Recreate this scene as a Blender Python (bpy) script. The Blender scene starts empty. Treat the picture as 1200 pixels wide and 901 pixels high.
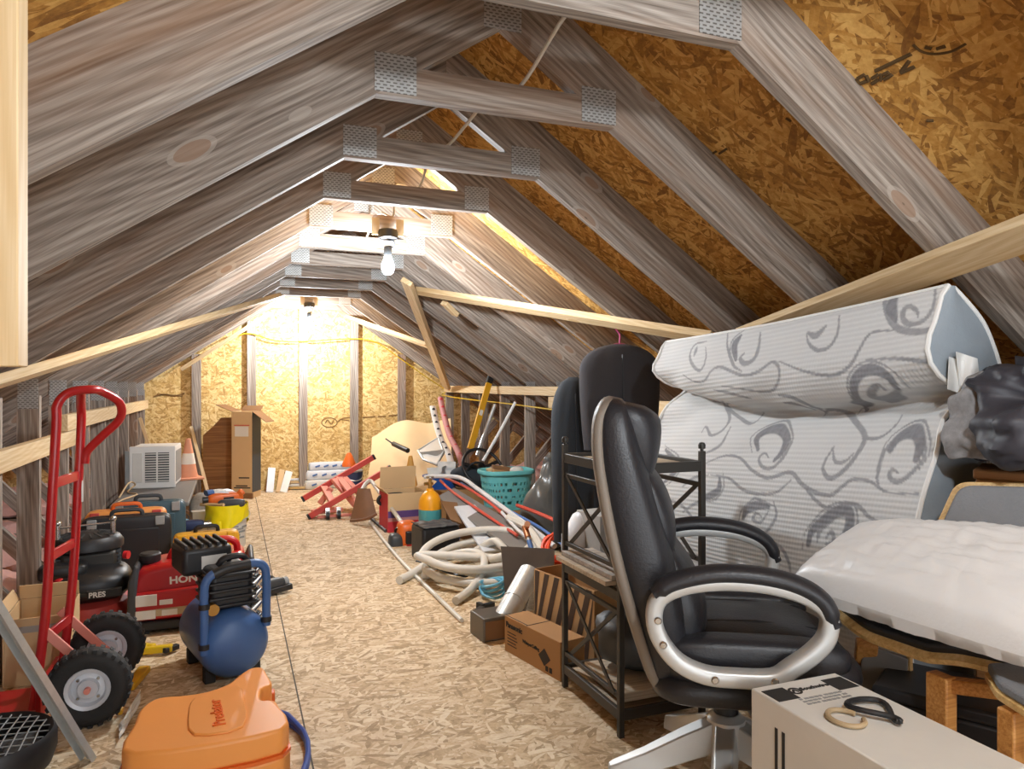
import bpy, math, random
import numpy as np
from mathutils import Vector, Matrix, Euler, noise

random.seed(7)
S = bpy.context.scene
COL = S.collection
PI = math.pi

# ------------------------------------------------------------------ camera, world, exposure
FPX, YAW, EYE = 845.0, math.radians(21.25), 1.14
CT, ST = math.cos(YAW), math.sin(YAW)
cam_d = bpy.data.cameras.new('camera')
cam_d.sensor_width = 36.0
cam_d.lens = FPX / 1200.0 * 36.0
cam_d.clip_start = 0.02
cam = bpy.data.objects.new('camera', cam_d)
COL.objects.link(cam)
cam.location = (0, 0, EYE)
cam.rotation_euler = (PI / 2, 0, -YAW)
S.camera = cam
S.view_settings.view_transform = 'Standard'
S.view_settings.look = 'None'
S.view_settings.gamma = 1.0
S.view_settings.use_curve_mapping = False
S.view_settings.exposure = 0.18
WORLD_STRENGTH = 3.2
BULB_STRENGTH = (950.0, 1700.0, 1900.0)      # behind the camera, middle, far
w = bpy.data.worlds.new('world')
S.world = w
w.use_nodes = True
w.node_tree.nodes['Background'].inputs[0].default_value = (0.9, 0.95, 1.0, 1)
w.node_tree.nodes['Background'].inputs[1].default_value = WORLD_STRENGTH
try:
    S.cycles.max_bounces = 8
    S.cycles.diffuse_bounces = 6
    S.cycles.sample_clamp_indirect = 6.0
except Exception:
    pass

# ------------------------------------------------------------------ layout helpers
def ray(px, py):
    t = (px - 600) / FPX
    return Vector((ST + t * CT, CT - t * ST, (450.5 - py) / FPX))
def P(px, py, Z):                # point at a given depth
    return Vector((0, 0, EYE)) + ray(px, py) * Z
def G(px, py, z=0.0):            # point on a horizontal plane
    r = ray(px, py)
    return P(px, py, (z - EYE) / r.z)
def PX(px, py, x):
    return P(px, py, x / ray(px, py).x)
def PY(px, py, y):
    return P(px, py, y / ray(px, py).y)
# attic section: centre line x = .76, collar underside 1.96, roof pitch .675
CX, HC, WC, SL = 0.76, 1.96, 0.38, 0.675
def zlow(x):                     # underside of the rafters
    return HC - SL * (abs(x - CX) - WC)
def RR(px, py, off=0.0):         # right rafter undersides
    r = ray(px, py)
    return P(px, py, (HC + SL * (CX + WC) - off - EYE) / (r.z + SL * r.x))
def RL(px, py, off=0.0):
    r = ray(px, py)
    return P(px, py, (HC - SL * (CX - WC) - off - EYE) / (r.z - SL * r.x))

# ------------------------------------------------------------------ mesh builder
def cr(pts, n=6, closed=False):
    pts = [Vector(p) for p in pts]
    out = []
    N = len(pts)
    rng = range(N) if closed else range(N - 1)
    for i in rng:
        if closed:
            a, b, c, d = pts[i - 1], pts[i], pts[(i + 1) % N], pts[(i + 2) % N]
        else:
            b, c = pts[i], pts[i + 1]
            a = pts[i - 1] if i else b * 2 - c
            d = pts[i + 2] if i + 2 < N else c * 2 - b
        for k in range(n):
            t = k / n
            out.append(0.5 * ((2 * b) + (c - a) * t + (2 * a - 5 * b + 4 * c - d) * t * t + (3 * b - a - 3 * c + d) * t ** 3))
    if not closed:
        out.append(pts[-1])
    return out

class MB:
    def __init__(s):
        s.v = []; s.f = []
    def add(s, vs, fs):
        o = len(s.v)
        s.v += [Vector(v) for v in vs]
        s.f += [tuple(i + o for i in f) for f in fs]
        return s
    def bx(s, x0, x1, y0, y1, z0, z1, R=None):
        vs = [(x, y, z) for x in (x0, x1) for y in (y0, y1) for z in (z0, z1)]
        if R is not None:
            vs = [R @ Vector(v) for v in vs]
        return s.add(vs, [(0, 1, 3, 2), (4, 6, 7, 5), (0, 4, 5, 1), (2, 3, 7, 6), (0, 2, 6, 4), (1, 5, 7, 3)])
    def beam(s, p0, p1, w, h, up=(0, 0, 1)):
        p0, p1 = Vector(p0), Vector(p1)
        d = (p1 - p0); L = d.length; d.normalize()
        up = Vector(up); sd = d.cross(up)
        if sd.length < 1e-4:
            sd = d.cross(Vector((1, 0, 0)))
        sd.normalize(); u = sd.cross(d)
        vs = [p + sd * a * w / 2 + u * b * h / 2 for p in (p0, p1) for a, b in ((-1, -1), (1, -1), (1, 1), (-1, 1))]
        return s.add(vs, [(0, 1, 2, 3), (7, 6, 5, 4), (0, 4, 5, 1), (1, 5, 6, 2), (2, 6, 7, 3), (3, 7, 4, 0)])
    def ring(s, rings, closed=False, cap=True):
        n = len(rings[0]); o = len(s.v); m = len(rings)
        for r in rings:
            s.v += [Vector(p) for p in r]
        for i in range(m if closed else m - 1):
            a, b = o + i * n, o + ((i + 1) % m) * n
            for j in range(n):
                k = (j + 1) % n
                s.f.append((a + j, a + k, b + k, b + j))
        if cap and not closed:
            s.f.append(tuple(o + j for j in reversed(range(n))))
            s.f.append(tuple(o + (m - 1) * n + j for j in range(n)))
        return s
    def tube(s, pts, r, n=8, closed=False, up=None, asp=None, cap=True, sq=1.0):
        pts = [Vector(p) for p in pts]; N = len(pts)
        rs = r if isinstance(r, (list, tuple)) else [r] * N
        tg = []
        for i in range(N):
            a = pts[i - 1] if (i or closed) else pts[i]
            b = pts[(i + 1) % N] if (i < N - 1 or closed) else pts[i]
            t = (b - a)
            tg.append(t.normalized() if t.length > 1e-9 else Vector((0, 0, 1)))
        if up is None:
            up = Vector((0, 0, 1)) if abs(tg[0].z) < 0.9 else Vector((1, 0, 0))
        u = Vector(up)
        rings = []
        for i in range(N):
            t = tg[i]
            u = u - t * u.dot(t)
            if u.length < 1e-6:
                u = t.orthogonal()
            u.normalize(); w_ = t.cross(u)
            a, b = (rs[i], rs[i]) if asp is None else (rs[i] * asp[0], rs[i] * asp[1])
            pw = lambda q: q if sq == 1.0 else math.copysign(abs(q) ** sq, q)
            rings.append([pts[i] + u * pw(math.cos(2 * PI * k / n)) * a + w_ * pw(math.sin(2 * PI * k / n)) * b for k in range(n)])
        return s.ring(rings, closed, cap)
    def cyl(s, p0, p1, r0, r1=None, n=20):
        return s.tube([p0, p1], [r0, r0 if r1 is None else r1], n)
    def lathe(s, prof, n=24, M=None, cap=True):
        M = M or Matrix()
        rings = [[M @ Vector((r * math.cos(2 * PI * k / n), r * math.sin(2 * PI * k / n), z)) for k in range(n)] for r, z in prof]
        return s.ring(rings, False, cap)
    def prism(s, poly, M, d0, d1):     # poly in M's xy plane, extruded along M's z
        n = len(poly)
        vs = [M @ Vector((x, y, d)) for d in (d0, d1) for x, y in poly]
        fs = [tuple(reversed(range(n))), tuple(range(n, 2 * n))]
        fs += [(i, (i + 1) % n, n + (i + 1) % n, n + i) for i in range(n)]
        return s.add(vs, fs)
    def sball(s, c, r, e=1.0, nu=28, nv=16, f=None, e2=None):     # superellipsoid cushion / ball
        c = Vector(c); e2 = e if e2 is None else e2
        sp = lambda q, p: math.copysign(abs(q) ** p, q)
        rings = []
        for i in range(nv + 1):
            ph = -PI / 2 + PI * i / nv
            ph = max(-PI / 2 + .02, min(PI / 2 - .02, ph))
            rg = []
            for j in range(nu):
                th = 2 * PI * j / nu
                p = Vector((r[0] * sp(math.cos(ph), e2) * sp(math.cos(th), e), r[1] * sp(math.cos(ph), e2) * sp(math.sin(th), e), r[2] * sp(math.sin(ph), e2)))
                if f: p = f(p)
                rg.append(c + p)
            rings.append(rg)
        return s.ring(rings)
    def sheet(s, fn, nu, nv, th=0.0):   # surface fn(u,v)->Vector ; optional thickness along the normal
        o = len(s.v)
        g = [[Vector(fn(i / nu, j / nv)) for j in range(nv + 1)] for i in range(nu + 1)]
        def nrm(i, j):
            a = g[min(i + 1, nu)][j] - g[max(i - 1, 0)][j]; b = g[i][min(j + 1, nv)] - g[i][max(j - 1, 0)]
            q = a.cross(b)
            return q.normalized() if q.length > 1e-9 else Vector((0, 0, 1))
        W = nv + 1
        s.v += [g[i][j] for i in range(nu + 1) for j in range(W)]
        for i in range(nu):
            for j in range(nv):
                s.f.append((o + i * W + j, o + (i + 1) * W + j, o + (i + 1) * W + j + 1, o + i * W + j + 1))
        if th:
            o2 = len(s.v)
            s.v += [g[i][j] - nrm(i, j) * th for i in range(nu + 1) for j in range(W)]
            for i in range(nu):
                for j in range(nv):
                    s.f.append((o2 + i * W + j + 1, o2 + (i + 1) * W + j + 1, o2 + (i + 1) * W + j, o2 + i * W + j))
            bd = [(i, 0) for i in range(nu)] + [(nu, j) for j in range(nv)] + [(i, nv) for i in range(nu, 0, -1)] + [(0, j) for j in range(nv, 0, -1)]
            for k in range(len(bd)):
                a, b = bd[k], bd[(k + 1) % len(bd)]
                ia, ib = a[0] * W + a[1], b[0] * W + b[1]
                s.f.append((o + ib, o + ia, o2 + ia, o2 + ib))
        return s
    def xf(s, M, start=0):
        for i in range(start, len(s.v)):
            s.v[i] = M @ s.v[i]
        return s

def tag(o, label=None, cat=None, group=None, kind=None):
    if label: o['label'] = label
    if cat: o['category'] = cat
    if group: o['group'] = group
    if kind: o['kind'] = kind
    return o

def wm(o):                            # world matrix from loc/rot chain
    m = Matrix.Translation(o.location) @ o.rotation_euler.to_matrix().to_4x4()
    return wm(o.parent) @ m if o.parent else m

def obj(name, mb, mat, parent=None, W=False, bevel=0.0, seg=2, angle=38, label=None, cat=None, group=None, kind=None, sub=0, M=None, keep=False):
    """one mesh object. With parent: local coordinates (W=True: given in world). Without: world coordinates, origin moved to the base."""
    vs = mb.v
    loc = None; rot = None
    if M is not None:
        loc = M.to_translation(); rot = M.to_euler()
    elif parent is not None:
        if W:
            iv = wm(parent).inverted()
            vs = [iv @ v for v in vs]
    elif not keep:
        xs = [v.x for v in vs]; ys = [v.y for v in vs]; zs = [v.z for v in vs]
        loc = Vector(((min(xs) + max(xs)) / 2, (min(ys) + max(ys)) / 2, min(zs)))
        vs = [v - loc for v in vs]
    me = bpy.data.meshes.new(name)
    me.from_pydata([tuple(v) for v in vs], [], mb.f)
    me.validate()
    import bmesh as _b
    bm = _b.new(); bm.from_mesh(me)
    _b.ops.recalc_face_normals(bm, faces=bm.faces)
    bm.to_mesh(me); bm.free()
    for p in me.polygons: p.use_smooth = True
    me.set_sharp_from_angle(angle=math.radians(angle))
    if mat is not None: me.materials.append(mat)
    o = bpy.data.objects.new(name, me)
    COL.objects.link(o)
    if loc is not None: o.location = loc
    if rot is not None: o.rotation_euler = rot
    if parent is not None: o.parent = parent
    if bevel:
        b = o.modifiers.new('bevel', 'BEVEL'); b.width = bevel; b.segments = seg; b.limit_method = 'ANGLE'; b.angle_limit = math.radians(40)
    if sub:
        q = o.modifiers.new('subsurf', 'SUBSURF'); q.levels = sub; q.render_levels = sub
    return tag(o, label, cat, group, kind)

def thing(name, label, cat, loc=(0, 0, 0), rz=0.0, group=None, rot=None):
    o = bpy.data.objects.new(name, None)
    COL.objects.link(o)
    o.empty_display_size = 0.1
    o.location = Vector(loc); o.rotation_euler = rot if rot else (0, 0, rz)
    return tag(o, label, cat, group)

def member(name, p0, p1, w_, h_, mat, parent=None, up=(0, 0, 1), bevel=0.0, ext=None, **k):
    """timber stick whose own x axis runs along the grain; w_ sideways, h_ along 'up'"""
    p0, p1 = Vector(p0), Vector(p1)
    d = p1 - p0; L = d.length; d.normalize()
    y = Vector(up).cross(d).normalized(); z = d.cross(y)
    R = Matrix((d, y, z)).transposed().to_4x4(); R.translation = p0
    if parent is not None:
        R = wm(parent).inverted() @ R
    mb = MB()
    a, b = ext or (0, 0)           # slant of the ends: x shift at the top edge
    vs = [(0, -w_ / 2, -h_ / 2), (0, w_ / 2, -h_ / 2), (a, w_ / 2, h_ / 2), (a, -w_ / 2, h_ / 2),
          (L, -w_ / 2, -h_ / 2), (L, w_ / 2, -h_ / 2), (L + b, w_ / 2, h_ / 2), (L + b, -w_ / 2, h_ / 2)]
    mb.add(vs, [(0, 1, 2, 3), (7, 6, 5, 4), (0, 4, 5, 1), (1, 5, 6, 2), (2, 6, 7, 3), (3, 7, 4, 0)])
    return obj(name, mb, mat, parent, M=R, bevel=bevel, **k)

def frame(x, y, o):                  # matrix from x-axis, y-axis hint, origin
    x = Vector(x).normalized(); z = x.cross(Vector(y)).normalized(); y = z.cross(x)
    m = Matrix((x, y, z)).transposed().to_4x4(); m.translation = Vector(o)
    return m

def lettering(txt, size, mat, parent, M, depth=0.0006, name='lettering', bold=0.0, W=False, shear=0.0, align='LEFT', sx=1.0):
    cu = bpy.data.curves.new(name, 'FONT')
    cu.body = txt; cu.size = size; cu.extrude = depth; cu.offset = bold; cu.shear = shear
    cu.align_x = align; cu.resolution_u = 3
    t = bpy.data.objects.new(name, cu); COL.objects.link(t)
    dg = bpy.context.evaluated_depsgraph_get()
    me = bpy.data.meshes.new_from_object(t.evaluated_get(dg))
    bpy.data.objects.remove(t); bpy.data.curves.remove(cu)
    if sx != 1.0:
        for v in me.vertices: v.co.x *= sx
    me.materials.clear(); me.materials.append(mat)
    o = bpy.data.objects.new(name, me); COL.objects.link(o)
    if W: M = wm(parent).inverted() @ M
    o.parent = parent; o.location = M.to_translation(); o.rotation_euler = M.to_euler()
    return o

# ------------------------------------------------------------------ materials
def lin(c):
    if isinstance(c, str):
        c = [int(c[i:i + 2], 16) / 255 for i in (0, 2, 4)]
    return tuple(x / 12.92 if x <= .04045 else ((x + .055) / 1.055) ** 2.4 for x in c)

class NT:
    def __init__(s, name):
        s.m = bpy.data.materials.new(name); s.m.use_nodes = True
        s.t = s.m.node_tree; s.b = s.t.nodes['Principled BSDF']
    def n(s, typ, **k):
        nd = s.t.nodes.new(typ)
        for a, b in k.items(): setattr(nd, a, b)
        return nd
    def l(s, a, b): s.t.links.new(a, b)
    def val(s, sock, x):
        if hasattr(x, 'links') or isinstance(x, bpy.types.NodeSocket): s.l(x, sock)
        else: sock.default_value = x
    def math(s, op, a, b=0.0, clamp=False):
        nd = s.n('ShaderNodeMath', operation=op, use_clamp=clamp); s.val(nd.inputs[0], a); s.val(nd.inputs[1], b); return nd.outputs[0]
    def ramp(s, fac, stops):
        nd = s.n('ShaderNodeValToRGB'); e = nd.color_ramp.elements
        while len(e) < len(stops): e.new(0.5)
        for q, (p, c) in zip(e, stops):
            q.position = p; q.color = (*lin(c), 1)
        s.l(fac, nd.inputs[0]); return nd.outputs[0]
    def mix(s, fac, a, b, blend='MIX'):
        nd = s.n('ShaderNodeMix', data_type='RGBA', blend_type=blend)
        s.val(nd.inputs[0], fac); s.val(nd.inputs[6], a); s.val(nd.inputs[7], b); return nd.outputs[2]
    def coord(s, which='Object'):
        return s.n('ShaderNodeTexCoord').outputs[which]
    def mapping(s, v, scale=(1, 1, 1), loc=(0, 0, 0), rot=(0, 0, 0)):
        nd = s.n('ShaderNodeMapping'); s.l(v, nd.inputs[0])
        nd.inputs['Scale'].default_value = scale; nd.inputs['Location'].default_value = loc; nd.inputs['Rotation'].default_value = rot
        return nd.outputs[0]
    def noise(s, v, scale=5, detail=3, rough=.5, dist=0.0, out=0):
        nd = s.n('ShaderNodeTexNoise'); s.l(v, nd.inputs['Vector'])
        nd.inputs['Scale'].default_value = scale; nd.inputs['Detail'].default_value = detail
        nd.inputs['Roughness'].default_value = rough; nd.inputs['Distortion'].default_value = dist
        return nd.outputs[out]
    def voro(s, v, scale=5, feature='F1', rnd=1.0):
        nd = s.n('ShaderNodeTexVoronoi', feature=feature); s.l(v, nd.inputs['Vector'])
        nd.inputs['Scale'].default_value = scale
        if 'Randomness' in nd.inputs: nd.inputs['Randomness'].default_value = rnd
        return nd
    def bump(s, h, strength=.3, dist=.01):
        nd = s.n('ShaderNodeBump'); s.l(h, nd.inputs['Height'])
        nd.inputs['Strength'].default_value = strength; nd.inputs['Distance'].default_value = dist
        s.l(nd.outputs[0], s.b.inputs['Normal'])
    def vadd(s, a, b):
        nd = s.n('ShaderNodeVectorMath', operation='ADD'); s.l(a, nd.inputs[0]); s.l(b, nd.inputs[1]); return nd.outputs[0]
    def rnd_off(s, v, k=37.0):
        r = s.n('ShaderNodeObjectInfo').outputs['Random']
        cx = s.n('ShaderNodeCombineXYZ'); m = s.math('MULTIPLY', r, k)
        s.l(m, cx.inputs[0]); s.l(s.math('MULTIPLY', m, 1.7), cx.inputs[1]); s.l(s.math('MULTIPLY', m, .6), cx.inputs[2])
        return s.vadd(v, cx.outputs[0])
    def sep(s, c):
        nd = s.n('ShaderNodeSeparateXYZ'); s.l(c, nd.inputs[0]); return nd.outputs
    def fin(s, color=None, rough=.5, metal=0.0, spec=None):
        if color is not None: s.val(s.b.inputs['Base Color'], color if not isinstance(color, (str, tuple)) else (*lin(color), 1))
        s.val(s.b.inputs['Roughness'], rough); s.val(s.b.inputs['Metallic'], metal)
        if spec is not None: s.b.inputs['Specular IOR Level'].default_value = spec
        return s.m

def mat(name, c, rough=.5, metal=0.0, var=.12, scale=9.0, bump=0.0, bscale=60.0, spec=None, coat=0.0):
    """plain material with a little procedural unevenness in colour and gloss"""
    q = NT(name); co = q.coord()
    nz = q.noise(co, scale, 4, .6)
    base = lin(c)
    dk = (*[x * (1 - var) for x in base], 1); lt = (*[min(1, x * (1 + var)) for x in base], 1)
    colr = q.mix(nz, dk, lt)
    rg = q.math('ADD', rough - .08, q.math('MULTIPLY', nz, .16))
    if bump: q.bump(q.noise(co, bscale, 3, .6), bump, .004)
    if coat: q.b.inputs['Coat Weight'].default_value = coat
    return q.fin(colr, rg, metal, spec)

def mat_osb(name, dark, mid, light, axis=(0, 0, 1), long=(13, 62, 1), seam_x=None, rough=.75, contrast=1.0):
    """pressed strand board: six layers of long chips at different angles, the upper chip hides the lower ones"""
    q = NT(name); co = q.coord()
    wob = q.noise(co, 14, 2, .5, 0, 1)
    nd = q.n('ShaderNodeVectorMath', operation='SCALE'); q.l(wob, nd.inputs[0]); nd.inputs['Scale'].default_value = .012
    cw = q.vadd(co, nd.outputs[0])
    bp = bb = None
    for k in range(6):
        rot = q.n('ShaderNodeVectorRotate', rotation_type='AXIS_ANGLE')
        q.l(cw, rot.inputs['Vector']); rot.inputs['Axis'].default_value = axis
        rot.inputs['Angle'].default_value = k * PI / 6 + .23 * math.sin(k * 5.1)
        v = q.voro(q.mapping(rot.outputs[0], scale=long, loc=(k * 3.7, k * 1.9, k * 2.3)), 1.0)
        r, g, _b = q.sep(v.outputs['Color'])[:3]
        if bp is None:
            bp, bb = r, g
        else:
            gt = q.math('GREATER_THAN', r, bp)
            f = q.n('ShaderNodeMix', data_type='FLOAT'); q.l(gt, f.inputs[0]); q.l(bb, f.inputs[2]); q.l(g, f.inputs[3])
            bb = f.outputs[0]; bp = q.math('MAXIMUM', bp, r)
    fine = q.noise(co, 55, 3, .65)
    fac = q.math('ADD', q.math('MULTIPLY', bb, .5 * contrast), q.math('MULTIPLY', fine, 1 - .5 * contrast))
    col = q.ramp(fac, [(.24, dark), (.48, mid), (.76, light)])
    big = q.noise(co, 1.3, 3, .6)
    col = q.mix(q.math('MULTIPLY', big, .35), col, (*lin(mid), 1))
    if seam_x is not None:
        x = q.sep(co)[0]
        d = q.math('ABSOLUTE', q.math('SUBTRACT', x, seam_x))
        col = q.mix(q.math('LESS_THAN', d, .0028), col, (*lin('4d4335'), 1))
    q.bump(fac, .25, .003)
    return q.fin(col, rough, 0, .3)

def mat_wood(name, dark, mid, light, knots=True, rough=.7, k=1.0, streak=None):
    q = NT(name); co = q.rnd_off(q.coord())
    wob = q.noise(q.mapping(co, scale=(1.5, 6, 6)), 1.0, 2, .5, 0, 1)
    nd = q.n('ShaderNodeVectorMath', operation='SCALE'); q.l(wob, nd.inputs[0]); nd.inputs['Scale'].default_value = .03
    c2 = q.vadd(co, nd.outputs[0])
    wv = q.n('ShaderNodeTexWave', wave_type='BANDS', bands_direction='DIAGONAL')
    q.l(q.mapping(c2, scale=(.10 * k, 1, 1)), wv.inputs['Vector'])
    wv.inputs['Scale'].default_value = 26 * k; wv.inputs['Distortion'].default_value = 9; wv.inputs['Detail'].default_value = 2; wv.inputs['Detail Scale'].default_value = .35
    g1 = q.noise(q.mapping(c2, scale=(.6 * k, 17 * k, 17 * k)), 1.0, 4, .65, .4)
    g2 = q.noise(q.mapping(c2, scale=(2.2 * k, 120 * k, 120 * k)), 1.0, 3, .7)
    fac = q.math('ADD', q.math('ADD', q.math('MULTIPLY', g1, .40), q.math('MULTIPLY', g2, .52 if streak else .6)), q.math('MULTIPLY', wv.outputs['Fac'], .09 if streak else 0.0))
    col = q.ramp(fac, [(.33, dark), (.49, mid), (.66, light)])
    if streak:
        sfac = q.noise(q.mapping(c2, scale=(.5, 9, 9), loc=(7, 3, 1)), 1.0, 2, .5)
        col = q.mix(q.math('MULTIPLY', q.math('SUBTRACT', sfac, .52, True), 2.6, True), col, (*lin(streak), 1))
    if knots:
        v = q.voro(q.mapping(co, scale=(2.4, 6, 6)), 1.0)
        d = v.outputs['Distance']
        ring = q.math('MULTIPLY', q.math('LESS_THAN', d, .17), .5)
        col = q.mix(ring, col, (*lin(light), 1))
        col = q.mix(q.math('MULTIPLY', q.math('LESS_THAN', d, .13), .6), col, (*lin(streak or mid), 1))
        col = q.mix(q.math('MULTIPLY', q.math('LESS_THAN', d, .035), .6), col, (*lin(dark), 1))
    q.bump(fac, .2, .003)
    return q.fin(col, rough, 0, .3)

def mat_text_tex(): pass
# ------------------------------------------------------------------ material list
OLD = mat_wood('weathered_timber', '564a40', '897d72', 'b3a89c', streak='8f6d52')
NEWW = mat_wood('pale_timber', 'bb9c70', 'cdb38a', 'dcc8a4', rough=.6, streak='b8925e')
FLOOR = mat_osb('floor_strand_board', '99805f', 'cbb18d', 'eadcc1', seam_x=.226, rough=.7)
ROOF = mat_osb('roof_strand_board', '7a5228', 'bb8841', 'e2b66c', axis=(.56, 0, .83), rough=.8)
GABLE = mat_osb('gable_strand_board', 'a17a44', 'd2ad6c', 'ecd49b', axis=(0, 1, 0), long=(13, 1, 62), rough=.75)
def mat_plate():
    q = NT('galvanised_plate'); co = q.coord('Object')
    x, y, z = q.sep(co)[:3]
    row = q.math('FLOOR', q.math('MULTIPLY', z, 110))
    off = q.math('MULTIPLY', q.math('MODULO', q.math('ABSOLUTE', row), 2.0), .5)
    fx = q.math('FRACT', q.math('ADD', q.math('MULTIPLY', x, 52), off))
    fz = q.math('FRACT', q.math('MULTIPLY', z, 110))
    hole = q.math('MULTIPLY', q.math('LESS_THAN', q.math('ABSOLUTE', q.math('SUBTRACT', fx, .5)), .3), q.math('LESS_THAN', q.math('ABSOLUTE', q.math('SUBTRACT', fz, .5)), .22))
    nz = q.noise(co, 30, 2)
    base = q.mix(nz, (*lin('959592'), 1), (*lin('bdbcb8'), 1))
    col = q.mix(q.math('MULTIPLY', hole, .85), base, (*lin('5a534c'), 1))
    return q.fin(col, .45, .35)
PLATE = mat_plate()
INSUL = mat('pink_fibreglass', 'e3b5ac', .95, var=.2, scale=14, bump=.8, bscale=40)
BLACKP = mat('black_plastic', '1e1e20', .45, var=.2)
BLACKM = mat('black_metal', '38342f', .45, .2, var=.15)
DKGREY = mat('dark_grey_plastic', '3c3f42', .5)
GREYP = mat('grey_plastic', '8f9190', .5)
CHROME = mat('bright_metal', 'c9c9c6', .22, .9, var=.05)
STEELG = mat('galvanised_steel', 'bfc2c1', .42, .45, var=.18, scale=40)
ALU = mat('aluminium', 'c6c7c5', .38, .45, var=.06)
RED = mat('red_paint', 'b3171c', .35, var=.08, coat=.3)
REDP = mat('red_plastic', 'c8262c', .35, var=.06)
REDF = mat('faded_red_paint', 'c4473f', .5, var=.15)
PINKF = mat('faded_pink_metal', 'd98777', .55, var=.15)
BLUE = mat('blue_paint', '3f6296', .42, var=.1)
BLUE2 = mat('mid_blue_plastic', '2257a8', .42)
NAVY = mat('navy_blue', '27365c', .55)
TEAL = mat('teal_plastic', '6fc3c4', .4, var=.05)
TEALD = mat('dark_teal_plastic', '3a5560', .45)
TEALP = mat('teal_paint', '4d9ca0', .4)
YEL = mat('yellow_plastic', 'e2bd14', .4, var=.06)
YELB = mat('bright_yellow_bag', 'eedb13', .35, var=.12, bump=.5, bscale=25)
YELC = mat('yellow_paint', 'd9a01f', .4, var=.07)
YELT = mat('yellow_tank_paint', 'eba01d', .35, var=.04)
ORA = mat('orange_plastic', 'ee9c4e', .42, var=.05)
ORAD = mat('deep_orange_plastic', 'e06a25', .42)
ORC = mat('orange_red_cord', 'f2552f', .45)
WHITE = mat('white_plastic', 'e6e5e1', .45, var=.04)
WHITED = mat('dirty_white_plastic', 'd6d4cd', .5, var=.08)
CREAM = mat('kraft_sheet', 'd8bd93', .8, var=.08, scale=4)
TAN = mat('light_cardboard', 'd0b083', .8, var=.07, scale=5)
CARD = mat('brown_cardboard', 'ab8051', .8, var=.08, scale=5)
CARDD = mat('dark_brown_cardboard', '7d5a39', .85, var=.1, scale=5)
TAPE = mat('tape', '9a948a', .4)
PLYB = mat_wood('brown_plywood', '6d4728', '8b6038', 'a57a4c', knots=False, k=.6)
WALN = mat_wood('orange_beech', '8d5b2c', 'b57c40', 'cf9a58', knots=False, k=1.3, rough=.4)
BIRCH = mat_wood('birch_edge', 'b08850', 'cfa96c', 'e0c08a', knots=False, rough=.45)
GREYW = mat_wood('greyed_board', '8a8078', 'aca297', 'c6bdb1', knots=False, k=.8)
SHELFB = mat_wood('shelf_board', '9a8a76', 'b9a78f', 'cdbda6', knots=False, k=.8)
DARKIN = mat('dark_print', '3b332c', .8)
INK = mat('black_ink', '2a2826', .8)
LEATH = mat('black_leather', '26262a', .42, var=.25, scale=7, bump=.25, bscale=140)
LEATHLIT = mat('lit_taupe_leather', '7d7266', .55, var=.15, bump=.2, bscale=120)  # black leather with the light reflected off its rear edge painted in as taupe
RUBBER = mat('tyre_rubber', '232221', .75, var=.25, bump=.5, bscale=50)
RIM = mat('wheel_rim', 'cdd0d6', .35, .2)
GFAB = mat('grey_fabric', '77787a', .95, var=.15, bump=.6, bscale=220)
BGAR = mat('charcoal_cloth', '3a383b', .9, var=.12, bump=.3, bscale=80)
BGAR2 = mat('blue_black_cloth', '2b3036', .85, var=.15, bump=.3, bscale=80)
HEAP = mat('dark_satin_cloth', '34333a', .55, var=.2, bump=.2, bscale=50)
GKNIT = mat('grey_patterned_cloth', '8d8c8d', .9, var=.5, scale=60)
PILLOW = mat('white_plastic_wrap', 'd9d8d6', .38, var=.05, scale=5, bump=.35, bscale=38)
BAGG = mat('grey_trash_bag', '5d5e5c', .3, var=.3, scale=6, bump=.5, bscale=22)
BRASS = mat('brass', 'b08a4a', .35, .8)
COPPER = mat('copper', 'c98a64', .35, .8)
CONDUIT = mat('white_conduit', 'd4d0c6', .5, var=.06)
BROWNR = mat('rusty_brown_plastic', '7a5336', .6, var=.25)
PINKB = mat('pink_box', 'b9807e', .7, var=.15)
PURPLE = mat('purple_print', '5a3f78', .6)
REDPR = mat('red_print', 'c32f3c', .55)
LABEL = mat('white_label', 'dcdad3', .6, var=.06)
SHINGLE = mat('white_blue_wrap', 'd9dde2', .4, var=.1, scale=20)
BLUEPR = mat('blue_print', '4a6fa8', .5)
BEIGE = mat('beige_metal', 'b09a78', .5, var=.15)
SKYC = mat('pale_blue_cable', '6fb9d8', .45)
CONEO = mat('faded_cone_orange', 'e09a78', .6, var=.08)
CONEW = mat('cone_white', 'e7ddd0', .55)
PEXR = mat('red_pipe', 'd0513f', .4)
PEXB = mat('blue_pipe', '5b80c0', .4)
PEXW = mat('white_pipe', 'dfe0e0', .4)
GREYB = mat('grey_board', '7d7a76', .6, var=.1, scale=6)
MAGH = mat('magenta_plastic', 'b24a72', .4)
YCAB = mat('yellow_cable', 'c9a51c', .5)
GLASSY = None
def mat_emit(name, c, s):
    q = NT(name); q.b.inputs['Base Color'].default_value = (1, 1, 1, 1)
    q.b.inputs['Emission Color'].default_value = (*c, 1); q.b.inputs['Emission Strength'].default_value = s
    return q.m

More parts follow.
